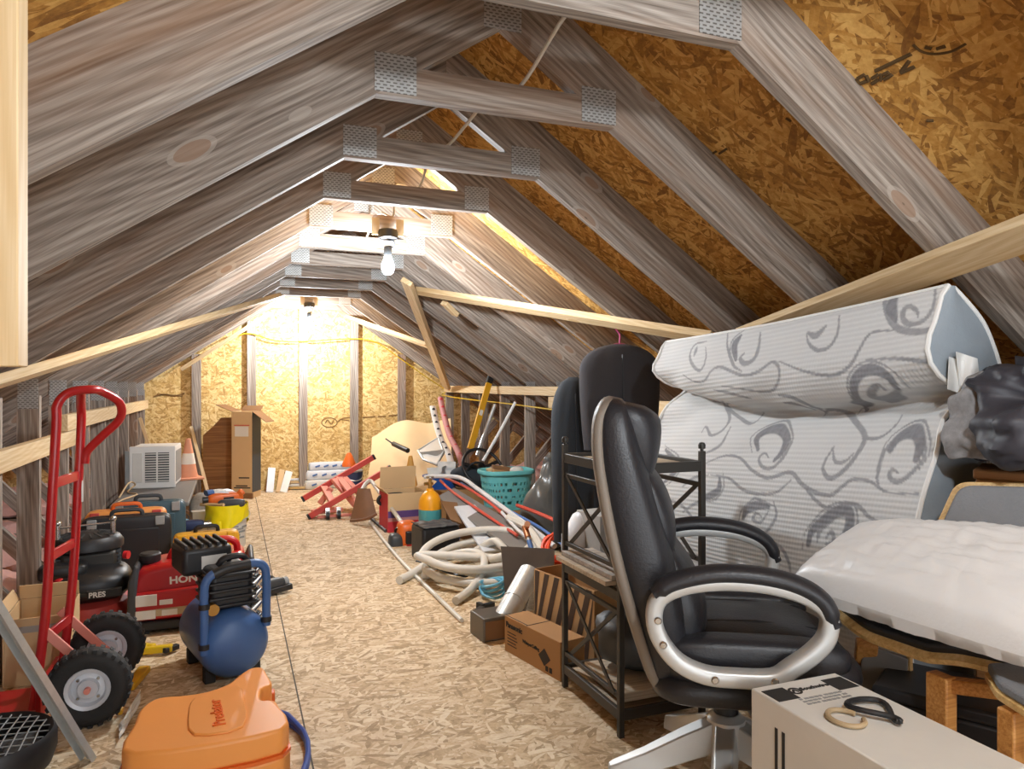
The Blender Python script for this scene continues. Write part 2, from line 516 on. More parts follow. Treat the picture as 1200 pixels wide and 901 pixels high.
# ------------------------------------------------------------------ the shell
def struct(name, mb, m, **k):
    return obj(name, mb, m, keep=True, kind='structure', **k)
Y0, YB = -2.3, 8.20
struct('floor', MB().bx(CX - 3.7, CX + 3.7, Y0, YB + .1, -.03, 0), FLOOR)
hr = .184 / math.cos(math.atan(SL))           # rafter depth measured vertically
ridge = zlow(CX) + hr
eave = 3.55
def roofpoly(sg):
    a = (CX, ridge); b = (CX + sg * eave, zlow(CX + eave) + hr)
    n = Vector((sg * SL, 1)).normalized() * .016
    return [a, b, (b[0] + n.x, b[1] + n.y), (CX, ridge + .016 / math.cos(math.atan(SL)))]
XZ = Matrix(((1, 0, 0, 0), (0, 0, 1, 0), (0, 1, 0, 0), (0, 0, 0, 1)))     # polygon (x,z), extruded along y
cm = MB()
for sg in (-1, 1):
    cm.prism(roofpoly(sg), XZ, Y0, YB + .1)
struct('ceiling', cm, ROOF)
def gpoly():
    e = (ridge + .4) / SL
    return [(CX - 3.6, 0), (CX + 3.6, 0), (CX + 3.6, .05), (CX, ridge), (CX - 3.6, .05)]
struct('wall_back', MB().prism(gpoly(), XZ, YB, YB + .012), GABLE)

# roof trusses: rafters, collar, knee studs, joists, nail plates
PH = math.atan(SL)
def truss(k, y, gable=False):
    nm = ['', 'nearest', 'second', 'third', 'fourth', 'fifth', 'sixth', 'seventh', 'eighth', 'ninth', 'tenth']
    if gable: lb = 'weathered gable truss against the end wall with five upright studs'
    elif k < 0: lb = 'weathered roof truss %s behind the view, out of the photo' % ('first', 'second', 'third', 'farthest')[-k - 1]
    elif k == 0: lb = 'nearest weathered roof truss, its rafters crossing the top corners of the photo'
    else: lb = '%s grey roof truss with its whole collar beam in view, counted from the camera' % nm[k]
    t = thing('roof_truss', lb, 'roof truss', (CX, y, 0), 0, 'roof trusses')
    D = .184
    for sg in (-1, 1):
        u = Vector((-sg * math.cos(PH), 0, math.sin(PH)))      # up the slope towards the ridge
        x0 = sg * 2.75
        p0 = Vector((x0, 0, zlow(CX + abs(x0))))
        Ll = abs(x0) / math.cos(PH)
        n = Vector((sg * math.sin(PH), 0, math.cos(PH)))
        R = Matrix((u, Vector((0, 1, 0)), u.cross(Vector((0, 1, 0))))).transposed().to_4x4()
        flip = 1 if (u.cross(Vector((0, 1, 0)))).z > 0 else -1
        R.translation = p0
        mb = MB()
        tp = D * math.tan(PH)
        pl = [(0, 0), (Ll, 0), (Ll + tp, D), (0, D)]
        vs = [(a, yy, b * flip) for yy in (-.019, .019) for a, b in pl]
        mb.add(vs, [(0, 1, 2, 3), (7, 6, 5, 4), (0, 4, 5, 1), (1, 5, 6, 2), (2, 6, 7, 3), (3, 7, 4, 0)])
        obj('rafter', mb, OLD, t, M=R)
        # knee stud
        xi, xo = sg * 1.58, sg * 1.669
        zt = zlow(CX + abs(xo)) - .001
        m2 = Matrix(((0, 0, sg, 0), (0, 1, 0, 0), (1, 0, 0, 0), (0, 0, 0, 1)))   # local x up
        m2 = Matrix.Translation((sg * 1.6245, 0, 0)) @ Matrix.Rotation(-PI / 2, 4, 'Y')
        member('stud', (CX + sg * 1.6245, y, 0), (CX + sg * 1.6245, y, zt), .038, .089, OLD, t, up=(1, 0, 0))
        member('joist', (CX + sg * 1.70, y, .07), (CX + sg * 3.3, y, .07), .038, .14, OLD, t)
        member('web', (CX + sg * 1.72, y, .16), (CX + sg * 2.2, y, zlow(CX + 2.2) - .03), .038, .07, OLD, t)
        obj('nail_plate', MB().bx(sg * 1.6245 - .04, sg * 1.6245 + .04, -.0215, -.019, zt - .06, zt + .075), PLATE, t)
        if not gable:
            obj('nail_plate', MB().bx(*(sorted((sg * .385, sg * .265))), -.0215, -.019, HC + .008, HC + .118), PLATE, t)
            obj('nail_plate', MB().bx(*(sorted((sg * .385, sg * .265))), .019, .0215, HC + .008, HC + .118), PLATE, t)
    cb = [(-WC, HC), (WC, HC), (WC - .089 / SL, HC + .089), (-WC + .089 / SL, HC + .089)]
    obj('collar_beam', MB().prism(cb, XZ, -.0185, .0185), OLD, t)
    obj('ridge_plate', MB().bx(-.06, .06, -.0215, -.019, zlow(CX) - .01, zlow(CX) + .09), PLATE, t)
    if gable:
        for x in (-.34, .198, .728, 1.277, 1.815):
            top = min(HC if abs(x - CX) < WC else zlow(x) - .02, HC) - .001
            member('stud', (x, y, 0), (x, y, top), .038, .089, OLD, t, up=(1, 0, 0))
    return t
TY = lambda k: 2.05 + .61 * (k - 1)
for k in range(-4, 11):
    truss(k, TY(k))
truss(11, 8.155, True)

# insulation between the joists outside the knee walls
for sg, side in ((-1, 'left'), (1, 'right')):
    for k in range(1 if sg < 0 else 3, 11):
        ya, yb = TY(k) + .022, TY(k + 1) - .022
        if k == 10: yb = 8.12
        sd = random.random() * 9
        def bf(u, v):
            x = 1.70 + 1.2 * u; yy = ya + (yb - ya) * v
            z = .17 + .10 * noise.noise(Vector((x * 3, yy * 5, sd))) + .03 * noise.noise(Vector((x * 14, yy * 14, sd)))
            z -= .05 * (abs(2 * v - 1) ** 6)
            return Vector((CX + sg * x, yy, max(.03, z)))
        obj('insulation_batt', MB().sheet(bf, 26, 12, .02 * sg), INSUL, label='pink insulation batt behind the %s knee wall, between trusses %d and %d' % (side, k, k + 1), cat='insulation', group='insulation batts behind the knee walls')

# pale boards nailed on
def board(p0, p1, w_, h_, label, up=(0, 0, 1), name='brace_board', grp='pale brace boards', m=NEWW):
    return member(name, p0, p1, w_, h_, m, None, up, .0015, label=label, cat='board', group=grp)
RN = Vector((SL, 0, 1)).normalized(); LN = Vector((-SL, 0, 1)).normalized()
def onr(p): p = Vector(p); return p - RN * .02
def onl(p): p = Vector(p); return p - LN * .02
board((2.321, 8.11, 1.088), (2.321, 4.69, 1.088), .038, .072, 'pale rail board along the right knee wall, upper and farther of two', name='rail_board', grp='rail boards on the knee walls')
board((2.321, 5.14, 1.0), (2.321, 1.35, 1.0), .038, .088, 'pale rail board along the right knee wall, lower one running behind the black garment', name='rail_board', grp='rail boards on the knee walls')
board((-.801, 8.11, .942), (-.801, 4.27, .942), .038, .085, 'pale rail board along the left knee wall, farther one ending behind the red hand truck', name='rail_board', grp='rail boards on the knee walls')
board((-.801, 4.55, .855), (-.801, 1.0, .855), .038, .082, 'pale rail board along the left knee wall, lower nearer one', name='rail_board', grp='rail boards on the knee walls')
a = onr(RR(490, 338)); b = onr(RR(838, 392))
board(a, b, .064, .038, 'pale diagonal brace across right rafters carrying the pink hanger', RN)
a = onr(RR(872, 391)); b = onr(RR(1200, 268)); b = a + (b - a) * 1.35
board(a, b, .088, .038, 'pale diagonal brace across right rafters above the mattress', RN)
a = onl(RL(330, 343)); b = onl(RL(0, 440)); b = a + (b - a) * 1.15
board(a, b, .062, .038, 'long pale diagonal brace across the left rafters', LN)
a = onr(RR(482, 322)) - RN * .04; b = onr(RR(529, 446)) - RN * .075
board(a, b, .085, .036, 'pale slanting brace from the collar near the middle bulb to right rail', RN)
a = onr(RR(408, 370)); b = onr(RR(503, 403))
board(a, b, .07, .036, 'pale short brace across the farthest right rafters', RN)
a = PY(316, 367, 7.75); b = PY(212, 433, 7.75)
board(a, b, .07, .036, 'pale short brace across the farthest left rafters', LN)
a = onr(RR(522, 352)); b = onr(RR(536, 366))
board(a, b, .06, .034, 'short pale offcut nailed under a right rafter beside the slanting brace', RN, name='timber_offcut', grp='offcuts')
member('hanging_board', (-.243, .868, 1.158), (-.243, .868, 1.66), .038, .089, NEWW, None, (1, 0, 0), .0015, label='pale upright board end hanging at the far left edge, close to the camera', cat='board')

# cables
def wire(name, pts, r, m, label, cat='cable', n=6, k=8, group=None):
    return obj(name, MB().tube(cr(pts, n), r, k), m, label=label, cat=cat, group=group)
pts = [(.80, TY(-1), HC + .092)]
for k in range(0, 5):
    pts += [(.80 + .03 * math.sin(k * 2.2), TY(k), HC + .094), (.80 + .04 * math.sin(k * 1.3 + 1), TY(k) + .3, HC + .17)]
pts += [(.78, TY(5), HC + .094)]
wire('roof_cable', pts, .006, CONDUIT, 'pale cable laid over the collar beams below the ridge')
yy = 8.105
wire('gable_cable', [PY(214, 432, yy), PY(250, 408, yy), PY(287, 391, yy), PY(322, 399, yy), PY(356, 400, yy), PY(412, 397, yy), PY(440, 401, yy), PY(466, 418, yy), PY(500, 442, yy), PY(522, 457, yy), (2.28, 8.08, 1.02), (2.285, 7.3, .99), (2.285, 6.0, .97), (2.285, 4.6, .94), (2.285, 3.4, .93)], .006, YCAB, 'yellow electrical cable strung across the gable studs and along right wall')

# bare bulbs on junction boxes
def bulb(x, y, z, strength, label, tie):
    t = thing('bulb_fixture', label, 'light bulb', (x, y, HC - .001), 0, 'bare bulb fixtures')
    obj('junction_box', MB().lathe([(.02, 0), (.048, 0), (.052, -.012), (.052, -.045), (.042, -.05), (.01, -.05)], 22), BLACKP, t)
    [obj('mounting_ear', MB().bx(e, e + .04, -.004, .004, -.03, .06), BEIGE, t) for e in (-.085, .045)]
    zb = z - HC
    obj('cord', MB().tube(cr([(.0, 0, -.05), (.03, -.01, -.06), (.03, 0, -.09), (.01, 0, zb + .1), (0, 0, zb + .09)], 6), .004, 6), DKGREY, t)
    obj('socket', MB().lathe([(.012, zb + .10), (.02, zb + .095), (.022, zb + .06), (.019, zb + .045)], 16), DKGREY, t)
    obj('glass_bulb', MB().lathe([(.014, zb + .05), (.016, zb + .042), (.03, zb + .01), (.034, zb - .012), (.03, zb - .035), (.017, zb - .05), (.003, zb - .054)], 20), mat_emit('lit_bulb', (.87, .94, 1), strength), t)
    return t
bulb(.77, .145, 1.845, BULB_STRENGTH[0], 'bare bulb fixture under the collar beam behind the camera', -1)
bulb(.772, 3.80, 1.775, BULB_STRENGTH[1], 'lit bare bulb hanging from the fourth collar beam, the nearer of two in view', 4)
bulb(.725, 7.47, 1.765, BULB_STRENGTH[2], 'lit bare bulb hanging by the end wall, the farther of two in view', 10)

# mill stamps and joint on the strand boards
st = MB()
def strokes(mb, lst, fn, r):
    for q in lst:
        mb.tube(cr([fn(*p) for p in q], 4), r, 6)
strokes(st, [[(1026, 83), (1068, 63)], [(1005, 92), (1014, 87)], [(1008, 98), (1018, 94)], [(1003, 92), (1007, 98)], [(1015, 88), (1018, 94)], [(1022, 98), (1030, 93)], [(1022, 92), (1030, 87)], [(1032, 94), (1033, 86)], [(1036, 93), (1046, 87)], [(1036, 87), (1042, 84)], [(1056, 84), (1066, 71)], [(1056, 85), (1072, 78)]], lambda x, y: RR(x, y, -hr), .0055)
strokes(st, [[(1070, 52), (1080, 60), (1095, 63), (1115, 60), (1132, 51)]], lambda x, y: RR(x, y, -hr), .0035)
strokes(st, [[(1084, 55), (1092, 57)], [(1098, 57), (1108, 54)], [(1086, 141), (1094, 141)], [(833, 181), (840, 177)], [(843, 180), (852, 174)], [(921, 138), (927, 142)]], lambda x, y: RR(x, y, -hr), .0045)
ceil = bpy.data.objects['ceiling']
obj('mill_stamp', st, mat('stamp_print', '57401f', .9), ceil, W=True)
st = MB(); yg = YB - .0005
strokes(st, [[(386 + 9 * math.cos(a), 495 + 5.5 * math.sin(a)) for a in np.linspace(0, 2 * PI, 16)], [(381, 496), (384, 492), (388, 497), (391, 493)], [(396, 494), (402, 490), (411, 489)], [(398, 491), (409, 493)]], lambda x, y: PY(x, y, yg), .006)
strokes(st, [[(425, 489), (440, 488)], [(443, 488), (452, 488)], [(456, 487), (468, 486)]], lambda x, y: PY(x, y, yg), .008)
strokes(st, [[(180, 465), (192, 462), (204, 464), (216, 461)], [(184, 462), (214, 464)]], lambda x, y: PY(x, y, yg), .009)
obj('mill_stamp', st, mat('faint_stamp', '8a6a3e', .9), bpy.data.objects['wall_back'], W=True)
# ------------------------------------------------------------------ left side of the attic
def carton(name, label, loc, w_, d_, h_, rz=0, m=TAN, flaps=(), closed=False, group=None, t_=.006, cat='box'):
    """cardboard box: origin at the base centre; flaps = (side, length, opening angle from vertical)"""
    t = thing(name, label, cat, loc, rz, group)
    mb = MB()
    x, y = w_ / 2, d_ / 2
    if closed:
        mb.bx(-x, x, -y, y, 0, h_)
    else:
        mb.bx(-x, x, -y, y, 0, t_).bx(-x, -x + t_, -y, y, t_, h_).bx(x - t_, x, -y, y, t_, h_)
        mb.bx(-x + t_, x - t_, -y, -y + t_, t_, h_).bx(-x + t_, x - t_, y - t_, y, t_, h_)
    obj('carton_body', mb, m, t, bevel=.002)
    for sd, ln, an in flaps:
        c, s_ = math.cos(an), math.sin(an)
        f = MB()
        if sd in 'LR':
            sg = -1 if sd == 'L' else 1
            e = Vector((sg * s_, 0, c)); o = Vector((sg * x, 0, h_))
            f.beam(o + e * .002, o + e * ln, 2 * y * .98, .005, up=(sg * c, 0, -s_))
        else:
            sg = -1 if sd == 'F' else 1
            e = Vector((0, sg * s_, c)); o = Vector((0, sg * y, h_))
            f.beam(o + e * .002, o + e * ln, 2 * x * .98, .005, up=(0, sg * c, -s_))
        obj('flap', f, m, t)
    return t

def toolcase(name, label, loc, w_, h_, d_, rz, m, hm, m2=None, latch=None):
    """upright tool case seen from its broad side, handle on top"""
    t = thing(name, label, 'tool case', loc, rz)
    for sg, mm in ((-1, m), (1, m2 or m)):
        mb = MB()
        mb.sball((0, sg * d_ / 4, h_ / 2), (w_ / 2, d_ / 4, h_ / 2), .22, 32, 12)
        obj('shell', mb, mm, t)
    mb = MB().bx(-w_ * .36, w_ * .36, -d_ / 2 - .006, -d_ / 2 + .008, h_ * .14, h_ * .80)
    obj('raised_panel', mb, m, t, bevel=.005)
    for sx in (-.37, .37):
        obj('latch', MB().bx(w_ * sx - .025, w_ * sx + .025, -d_ / 2 - .012, .0, h_ * .84, h_ * .985), latch or hm, t, bevel=.004)
    obj('handle', MB().tube(cr([(-w_ * .17, 0, h_ * .95), (-w_ * .15, -.01, h_ + .028), (0, -.012, h_ + .034), (w_ * .15, -.01, h_ + .028), (w_ * .17, 0, h_ * .95)], 5), .012, 8), hm, t)
    return t

# --- hand truck
HTX, HTN, HTF = -.555, 2.87, 3.11
t = thing('hand_truck', 'red steel hand truck with black pneumatic wheels standing at the left', 'hand truck', (-.50, 2.98, 0))
def rz_(z): return HTX - .055 * (1 - z / 1.1)      # rails lean a little
near = [(rz_(.05) - .02, HTN, .04), (rz_(.35), HTN, .35), (rz_(.7), HTN, .7), (rz_(1.0), HTN, 1.0), (rz_(1.06), HTN, 1.07), (rz_(1.1) + .03, HTN + .02, 1.112), (rz_(1.1) + .09, HTN + .06, 1.122), (-.44, 2.98, 1.115), (-.395, 3.03, 1.08), (-.385, 3.06, 1.04), (-.40, 3.075, 1.0), (-.45, 3.09, .95), (-.505, 3.105, .89), (rz_(.84) + .018 + .035, HTF, .845)]
obj('rail', MB().tube(cr(near, 6), .0155, 12), RED, t, W=True)
FO = .035
far = [(rz_(.05) - .02 + FO, HTF, .04), (rz_(.4) + FO, HTF, .4), (rz_(.8) + FO, HTF, .8), (rz_(1.0) + FO, HTF - .005, 1.0), (rz_(1.05) + FO, HTF - .03, 1.06), (rz_(1.1) + .045, HTF - .10, 1.115)]
obj('rail', MB().tube(cr(far, 6), .0155, 12), RED, t, W=True)
for z in (.80, .55, .27):
    obj('cross_bar', MB().beam((rz_(z), HTN, z), (rz_(z) + .035, HTF, z), .012, .036), RED, t, W=True, bevel=.003)
obj('toe_plate', MB().bx(-.86, -.60, HTN - .03, HTF + .03, .006, .016).bx(-.615, -.60, HTN - .03, HTF + .03, .016, .12), RED, t, W=True, bevel=.002)
obj('axle', MB().cyl((-.445, 2.72, .128), (-.445, 3.22, .128), .010), PINKF, t, W=True)
for yy in (HTN, HTF):
    obj('axle_bracket', MB().beam((rz_(.3), yy, .30), (-.445, yy, .13), .012, .03), PINKF, t, W=True, bevel=.002)
obj('grip_sticker', MB().bx(rz_(.75) + .048, rz_(.75) + .0515, HTF - .008, HTF + .008, .70, .78), LABEL, t, W=True)
for yc, in ((2.765,), (3.165,)):
    wl = obj('wheel', MB().xf(Matrix()), None, t) if False else None
    prof = []
    R0, wd = .127, .042
    for k in range(17):
        a = PI * k / 16
        prof.append((R0 - .034 + .036 * math.sin(a) ** .7, -wd * math.cos(a)))
    prof = [(.066, -.03)] + prof + [(.066, .03)]
    M = Matrix.Translation((-.445, yc, .129)) @ Matrix.Rotation(PI / 2, 4, 'X')
    ty = obj('tyre', MB().lathe(prof, 40, M, cap=False), RUBBER, t, W=True)
    tr = MB()
    for k in range(26):
        a = 2 * PI * k / 26
        for sy in (-1, 1):
            c = Vector((-.445 + math.cos(a + sy * .06) * (R0 - .001), yc + sy * .021, .129 + math.sin(a + sy * .06) * (R0 - .001)))
            tr.beam(c - Vector((math.cos(a), 0, math.sin(a))) * .006, c + Vector((math.cos(a), 0, math.sin(a))) * .0035, .014, .024, up=(0, 1, 0))
    obj('tread', tr, RUBBER, ty, W=True)
    rim = obj('rim', MB().lathe([(.012, -.026), (.03, -.028), (.034, -.014), (.05, -.012), (.056, -.03), (.068, -.034), (.070, -.03), (.070, .03), (.068, .034), (.056, .03), (.05, .012), (.034, .014), (.03, .028), (.012, .026)], 32, M), RIM, t, W=True)
    for k in range(4):
        a = PI / 4 + k * PI / 2
        obj('hub_bolt', MB().cyl((-.445 + .042 * math.cos(a), yc - .012, .129 + .042 * math.sin(a)), (-.445 + .042 * math.cos(a), yc - .02, .129 + .042 * math.sin(a)), .005, n=8), CHROME, rim, W=True)

# --- open carton behind it
t = carton('cardboard_box', 'open tan cardboard box behind the red hand truck', (-.70, 3.36, 0), .215, .30, .255, .05, TAN, [('B', .06, -.25), ('L', .05, .5)])
obj('tape_strip', MB().bx(-.085, .085, -.1515, -.1505, .20, .225), TAPE, t)
lettering('PACK', .035, INK, t, Matrix.Translation((.1085, -.04, .13)) @ Matrix.Rotation(PI / 2, 4, 'Z') @ Matrix.Rotation(PI / 2, 4, 'X'), name='print_mark') if False else None
for k in range(3):
    obj('print_mark', MB().bx(.1075, .1083, -.05 + k * .004, .04 - k * .02, .13 + k * .02, .139 + k * .02), DARKIN, t)
c = thing('paint_can', 'red and white labelled can leaning inside the open tan box', 'can', (-.70, 3.32, .007))
obj('can_body', MB().lathe([(.055, 0), (.058, .004), (.058, .12), (.055, .125)], 26), REDP, c)
obj('can_label', MB().lathe([(.0585, .015), (.059, .018), (.059, .085), (.0585, .088)], 26), LABEL, c)
obj('can_lid', MB().lathe([(.05, .125), (.052, .132), (.03, .13), (.0, .13)], 26), STEELG, c)

# --- floor fan at the corner, long galvanised strut
t = thing('floor_fan', 'round black floor fan lying face up at the lower left corner', 'fan', (-.665, 2.50, 0))
obj('housing', MB().lathe([(.13, 0), (.165, .02), (.178, .06), (.178, .105), (.168, .118), (.155, .105), (.152, .03), (.11, .012)], 40), BLACKP, t)
g = MB()
for k in range(-5, 6):
    q = k * .027; hw = math.sqrt(max(.0, .158 ** 2 - q * q))
    g.tube([(q, -hw, .112), (q, 0, .122), (q, hw, .112)], .0022, 5)
obj('grille', g, GREYP, t, kind=None)
g = MB()
for k in range(-3, 4):
    q = k * .04; hw = math.sqrt(max(.0, .158 ** 2 - q * q))
    g.tube([(-hw, q, .111), (0, q, .120), (hw, q, .111)], .002, 5)
obj('cross_grille', g, GREYP, t)
for k in range(4):
    a = k * PI / 2 + .4
    R = Matrix.Rotation(a, 4, 'Z') @ Matrix.Rotation(.45, 4, 'X')
    obj('blade', MB().bx(.03, .135, -.04, .04, -.001, .001).xf(Matrix.Translation((0, 0, .065)) @ R), DKGREY, t)
obj('motor_hub', MB().lathe([(.0, .02), (.04, .02), (.042, .085), (.0, .09)], 20), BLACKP, t)
A = Vector((-.40, 2.515, .006)); B = Vector((-.745, 1.98, 1.13))
d = (B - A).normalized()
mb = MB(); M = frame(d, Vector((0, 0, 1)).cross(d), A)
Ln = (B - A).length
prof = [(-.021, -.02), (-.021, .0), (-.007, .0), (-.004, -.008), (.004, -.008), (.007, 0), (.021, 0), (.021, -.02), (.019, -.02), (.019, -.002), (.008, -.002), (.005, -.010), (-.005, -.010), (-.008, -.002), (-.019, -.002), (-.019, -.02)]
mb.ring([[M @ Vector((s_, a, b)) for a, b in prof] for s_ in (0, Ln)])
obj('steel_strut', mb, STEELG, label='long galvanised steel strut leaning across the lower left corner', cat='metal strut')

# --- lawn mower engine
t = thing('lawn_mower', 'black topped lawn mower with faded red deck between hand truck and generator', 'lawn mower', (-.645, 4.02, 0), .12)
obj('deck', MB().lathe([(.235, .03), (.25, .04), (.25, .085), (.24, .11), (.17, .135), (.0, .14)], 36).xf(Matrix.Diagonal((.78, 1.05, 1, 1))), REDF, t)
obj('deck_sticker', MB().bx(-.05, .07, -.2585, -.255, .05, .085), LABEL, t)
obj('engine_shroud', MB().sball((.0, -.05, .195), (.185, .2, .085), .75, 32, 16), BLACKP, t)
obj('shroud_rim', MB().lathe([(.186, .165), (.192, .17), (.192, .182), (.186, .187)], 36).xf(Matrix.Translation((0, -.05, 0)) @ Matrix.Diagonal((1, 1.08, 1, 1))), BLACKM, t)
obj('engine_block', MB().bx(-.12, .12, -.08, .16, .22, .34), BLACKM, t, bevel=.02)
fins = MB()
for k in range(6): fins.bx(-.135, .135, -.07, .15, .235 + k * .018, .242 + k * .018)
obj('cooling_fins', fins, DKGREY, t)
obj('starter_cover', MB().lathe([(.145, .335), (.158, .345), (.158, .375), (.14, .40), (.09, .415), (.0, .42)], 32).xf(Matrix.Translation((-.01, .02, 0)) @ Matrix.Diagonal((1, .9, 1, 1))), BLACKP, t)
vent = MB()
for k in range(18):
    a = 2 * PI * k / 18
    vent.beam((-.01 + .06 * math.cos(a), .02 + .054 * math.sin(a), .419), (-.01 + .125 * math.cos(a), .02 + .112 * math.sin(a), .408), .006, .004)
obj('starter_vents', vent, DKGREY, t)
obj('air_filter_cover', MB().sball((-.1, -.14, .275), (.1, .06, .035), .4, 24, 10), BLACKP, t)
obj('control_rod', MB().tube([(-.13, -.02, .455), (.1, .0, .46)], .005, 8), CHROME, t)
for x, y in ((-.13, -.02), (.1, 0)):
    obj('rod_post', MB().cyl((x, y, .38), (x, y, .475), .011, n=10), CHROME, t)
    obj('knob', MB().sball((x, y, .478), (.017, .017, .014), 1, 12, 8), CHROME, t)
obj('primer_bulb', MB().sball((-.11, -.19, .235), (.03, .02, .024), 1, 14, 10), REDP, t)
obj('oil_cap', MB().cyl((.15, -.03, .30), (.168, -.04, .30), .02), REDP, t)
obj('exhaust_bolt', MB().cyl((.04, -.17, .245), (.05, -.215, .235), .018), CHROME, t)
obj('name_plate', MB().bx(.0, .14, -.268, -.24, .163, .197), INK, t)
lettering('PRES', .033, LABEL, t, Matrix.Translation((.006, -.2685, .168)) @ Matrix.Rotation(PI / 2, 4, 'X'), bold=.001)

# --- red suitcase generator
t = thing('generator', 'red suitcase generator with black ends and lettering behind the blue air compressor', 'generator', (-.182, 3.79, 0), .0)
body = [(-.245, .055), (.25, .055), (.252, .20), (.24, .335), (.05, .335), (-.12, .315), (-.2, .30), (-.235, .26), (-.25, .18)]
obj('body_shell', MB().prism(body, XZ, -.125, .125), RED, t, bevel=.03, seg=4)
obj('lower_panel', MB().prism([(-.225, .07), (.235, .07), (.235, .215), (-.225, .195)], XZ, -.142, -.12), RED, t, bevel=.012, seg=3)
obj('lower_band', MB().prism([(-.215, .085), (.225, .085), (.225, .125), (-.215, .115)], XZ, -.1455, -.14), BEIGE, t)
for x in (-.258, .235):
    e = MB()
    sgx = -1 if x < 0 else 1
    e.prism([(x, .03), (x + .035, .03), (x + .04, .2), (x + .05, .315), (x + .03, .325), (x - .005 * sgx, .25)], XZ, -.15, .15)
    obj('end_cap', e, DKGREY, t, bevel=.012, seg=3)
obj('base_feet', MB().bx(-.24, .24, -.13, .13, .012, .06), BLACKP, t, bevel=.01)
for x in (-.2, .2):
    obj('rubber_foot', MB().bx(x - .03, x + .03, -.12, .12, 0, .015), RUBBER, t)
obj('fuel_cap', MB().lathe([(.0, .305), (.042, .305), (.048, .318), (.048, .345), (.04, .352), (.0, .354)], 24).xf(Matrix.Translation((-.175, -.02, 0))), BLACKP, t)
obj('handle', MB().tube(cr([(-.09, -.02, .31), (-.075, -.02, .352), (-.04, -.02, .378), (.05, -.02, .388), (.16, -.02, .39), (.2, -.02, .37), (.21, -.02, .33)], 6), .017, 10, up=(0, 1, 0), asp=(1.2, 1)), RED, t)
for x0, x1, z0, z1 in ((-.222, -.135, .135, .185), (-.125, -.07, .135, .157), (-.222, -.14, .075, .115), (-.115, -.05, .085, .112)):
    obj('warning_label', MB().bx(x0, x1, -.1475, -.142, z0, z1), LABEL, t, bevel=.001)
lettering('HONDA', .046, WHITE, t, Matrix.Translation((-.085, -.1262, .222)) @ Matrix.Rotation(-.04, 4, 'Y') @ Matrix.Rotation(PI / 2, 4, 'X'), bold=.0016, sx=1.12)

# --- blue air compressor
t = thing('air_compressor', 'blue portable air compressor with round tank and roll bar handle on the floor', 'air compressor', (.015, 2.97, 0), .28)
ML = Matrix.Translation((0, 0, .142)) @ Matrix.Rotation(-PI / 2, 4, 'X')      # lathe z -> +y
obj('tank', MB().lathe([(.002, -.045), (.04, -.044), (.08, -.036), (.11, -.02), (.126, .004), (.13, .03), (.13, .33), (.12, .355), (.08, .37), (.002, .378)], 40, ML), BLUE, t)
for y in (.05, .3):
    for x in (-.085, .085):
        obj('foot', MB().bx(x - .02, x + .02, y - .02, y + .02, 0, .06), RUBBER, t, bevel=.004)
obj('motor_housing', MB().bx(-.088, .075, .02, .22, .272, .43), BLACKP, t, bevel=.022, seg=3)
for k in range(5):
    obj('rib', MB().bx(-.095, .082, .008, .215, .285 + k * .029, .297 + k * .029), BLACKP, t, bevel=.004)
obj('handle_recess', MB().tube(cr([(-.06, .02, .45), (-.04, .01, .475), (.02, .01, .478), (.05, .02, .455)], 5), .012, 8), BLACKP, t)
hd = obj('pump_head', MB().bx(-.16, .03, .14, .34, .39, .50), BLACKP, t, bevel=.02, seg=3)
for k in range(6):
    obj('head_fin', MB().bx(-.15 + k * .03, -.138 + k * .03, .15, .33, .495, .512), BLACKP, hd, bevel=.003)
obj('head_label', MB().bx(-.09, .005, .1375, .1395, .415, .465), LABEL, hd)
obj('frame_bar', MB().tube(cr([(-.118, -.01, .13), (-.118, -.01, .25), (-.118, -.01, .37), (-.105, -.01, .41), (-.07, -.01, .432), (.0, -.01, .442), (.07, -.01, .445), (.105, -.01, .425), (.114, -.01, .38), (.114, -.01, .27), (.114, -.01, .195)], 6), .0165, 12), BLUE, t)
obj('grip', MB().tube(cr([(-.085, -.01, .424), (-.03, -.01, .44), (.05, -.01, .445)], 5), .0195, 12), BLACKP, t)
for x, z in ((-.118, .15), (-.118, .3), (.114, .21)):
    obj('clamp', MB().cyl((x, -.01, z), (x, -.01, z + .02), .0205, n=14), BLACKP, t)
for z, r in ((.20, .018), (.25, .022), (.30, .02), (.35, .024), (.39, .016)):
    obj('fitting', MB().cyl((.085, .06, z), (.115, .05, z + .03), r, r * .8, 12), CHROME, t)
obj('gauge', MB().cyl((-.085, -.012, .29), (-.085, .02, .29), .022, n=18), BRASS, t)

# --- nail gun and hose bits right of it
t = thing('nail_gun', 'small grey and black nail gun lying on the floor right of the compressor', 'power tool', G(315, 697) + Vector((0, 0, 0)), .5)
obj('gun_body', MB().sball((0, 0, .05), (.09, .032, .034), .5, 20, 10), DKGREY, t)
obj('magazine', MB().beam((-.05, -.02, .02), (.11, -.05, .035), .03, .03), BLACKP, t, bevel=.004)
obj('grip', MB().beam((-.01, 0, .045), (-.06, .09, .03), .035, .03), BLACKP, t, bevel=.008)
obj('end_plate', MB().cyl((.085, 0, .05), (.11, 0, .05), .028, n=14), GREYP, t)
wire('air_hose', [G(300, 700, .012), G(308, 706, .012), G(322, 690, .012), G(330, 684, .03), G(318, 676, .04), G(306, 672, .03), G(296, 668, .012)], .009, BLACKM, 'short black air hose curled beside the nail gun', cat='hose')

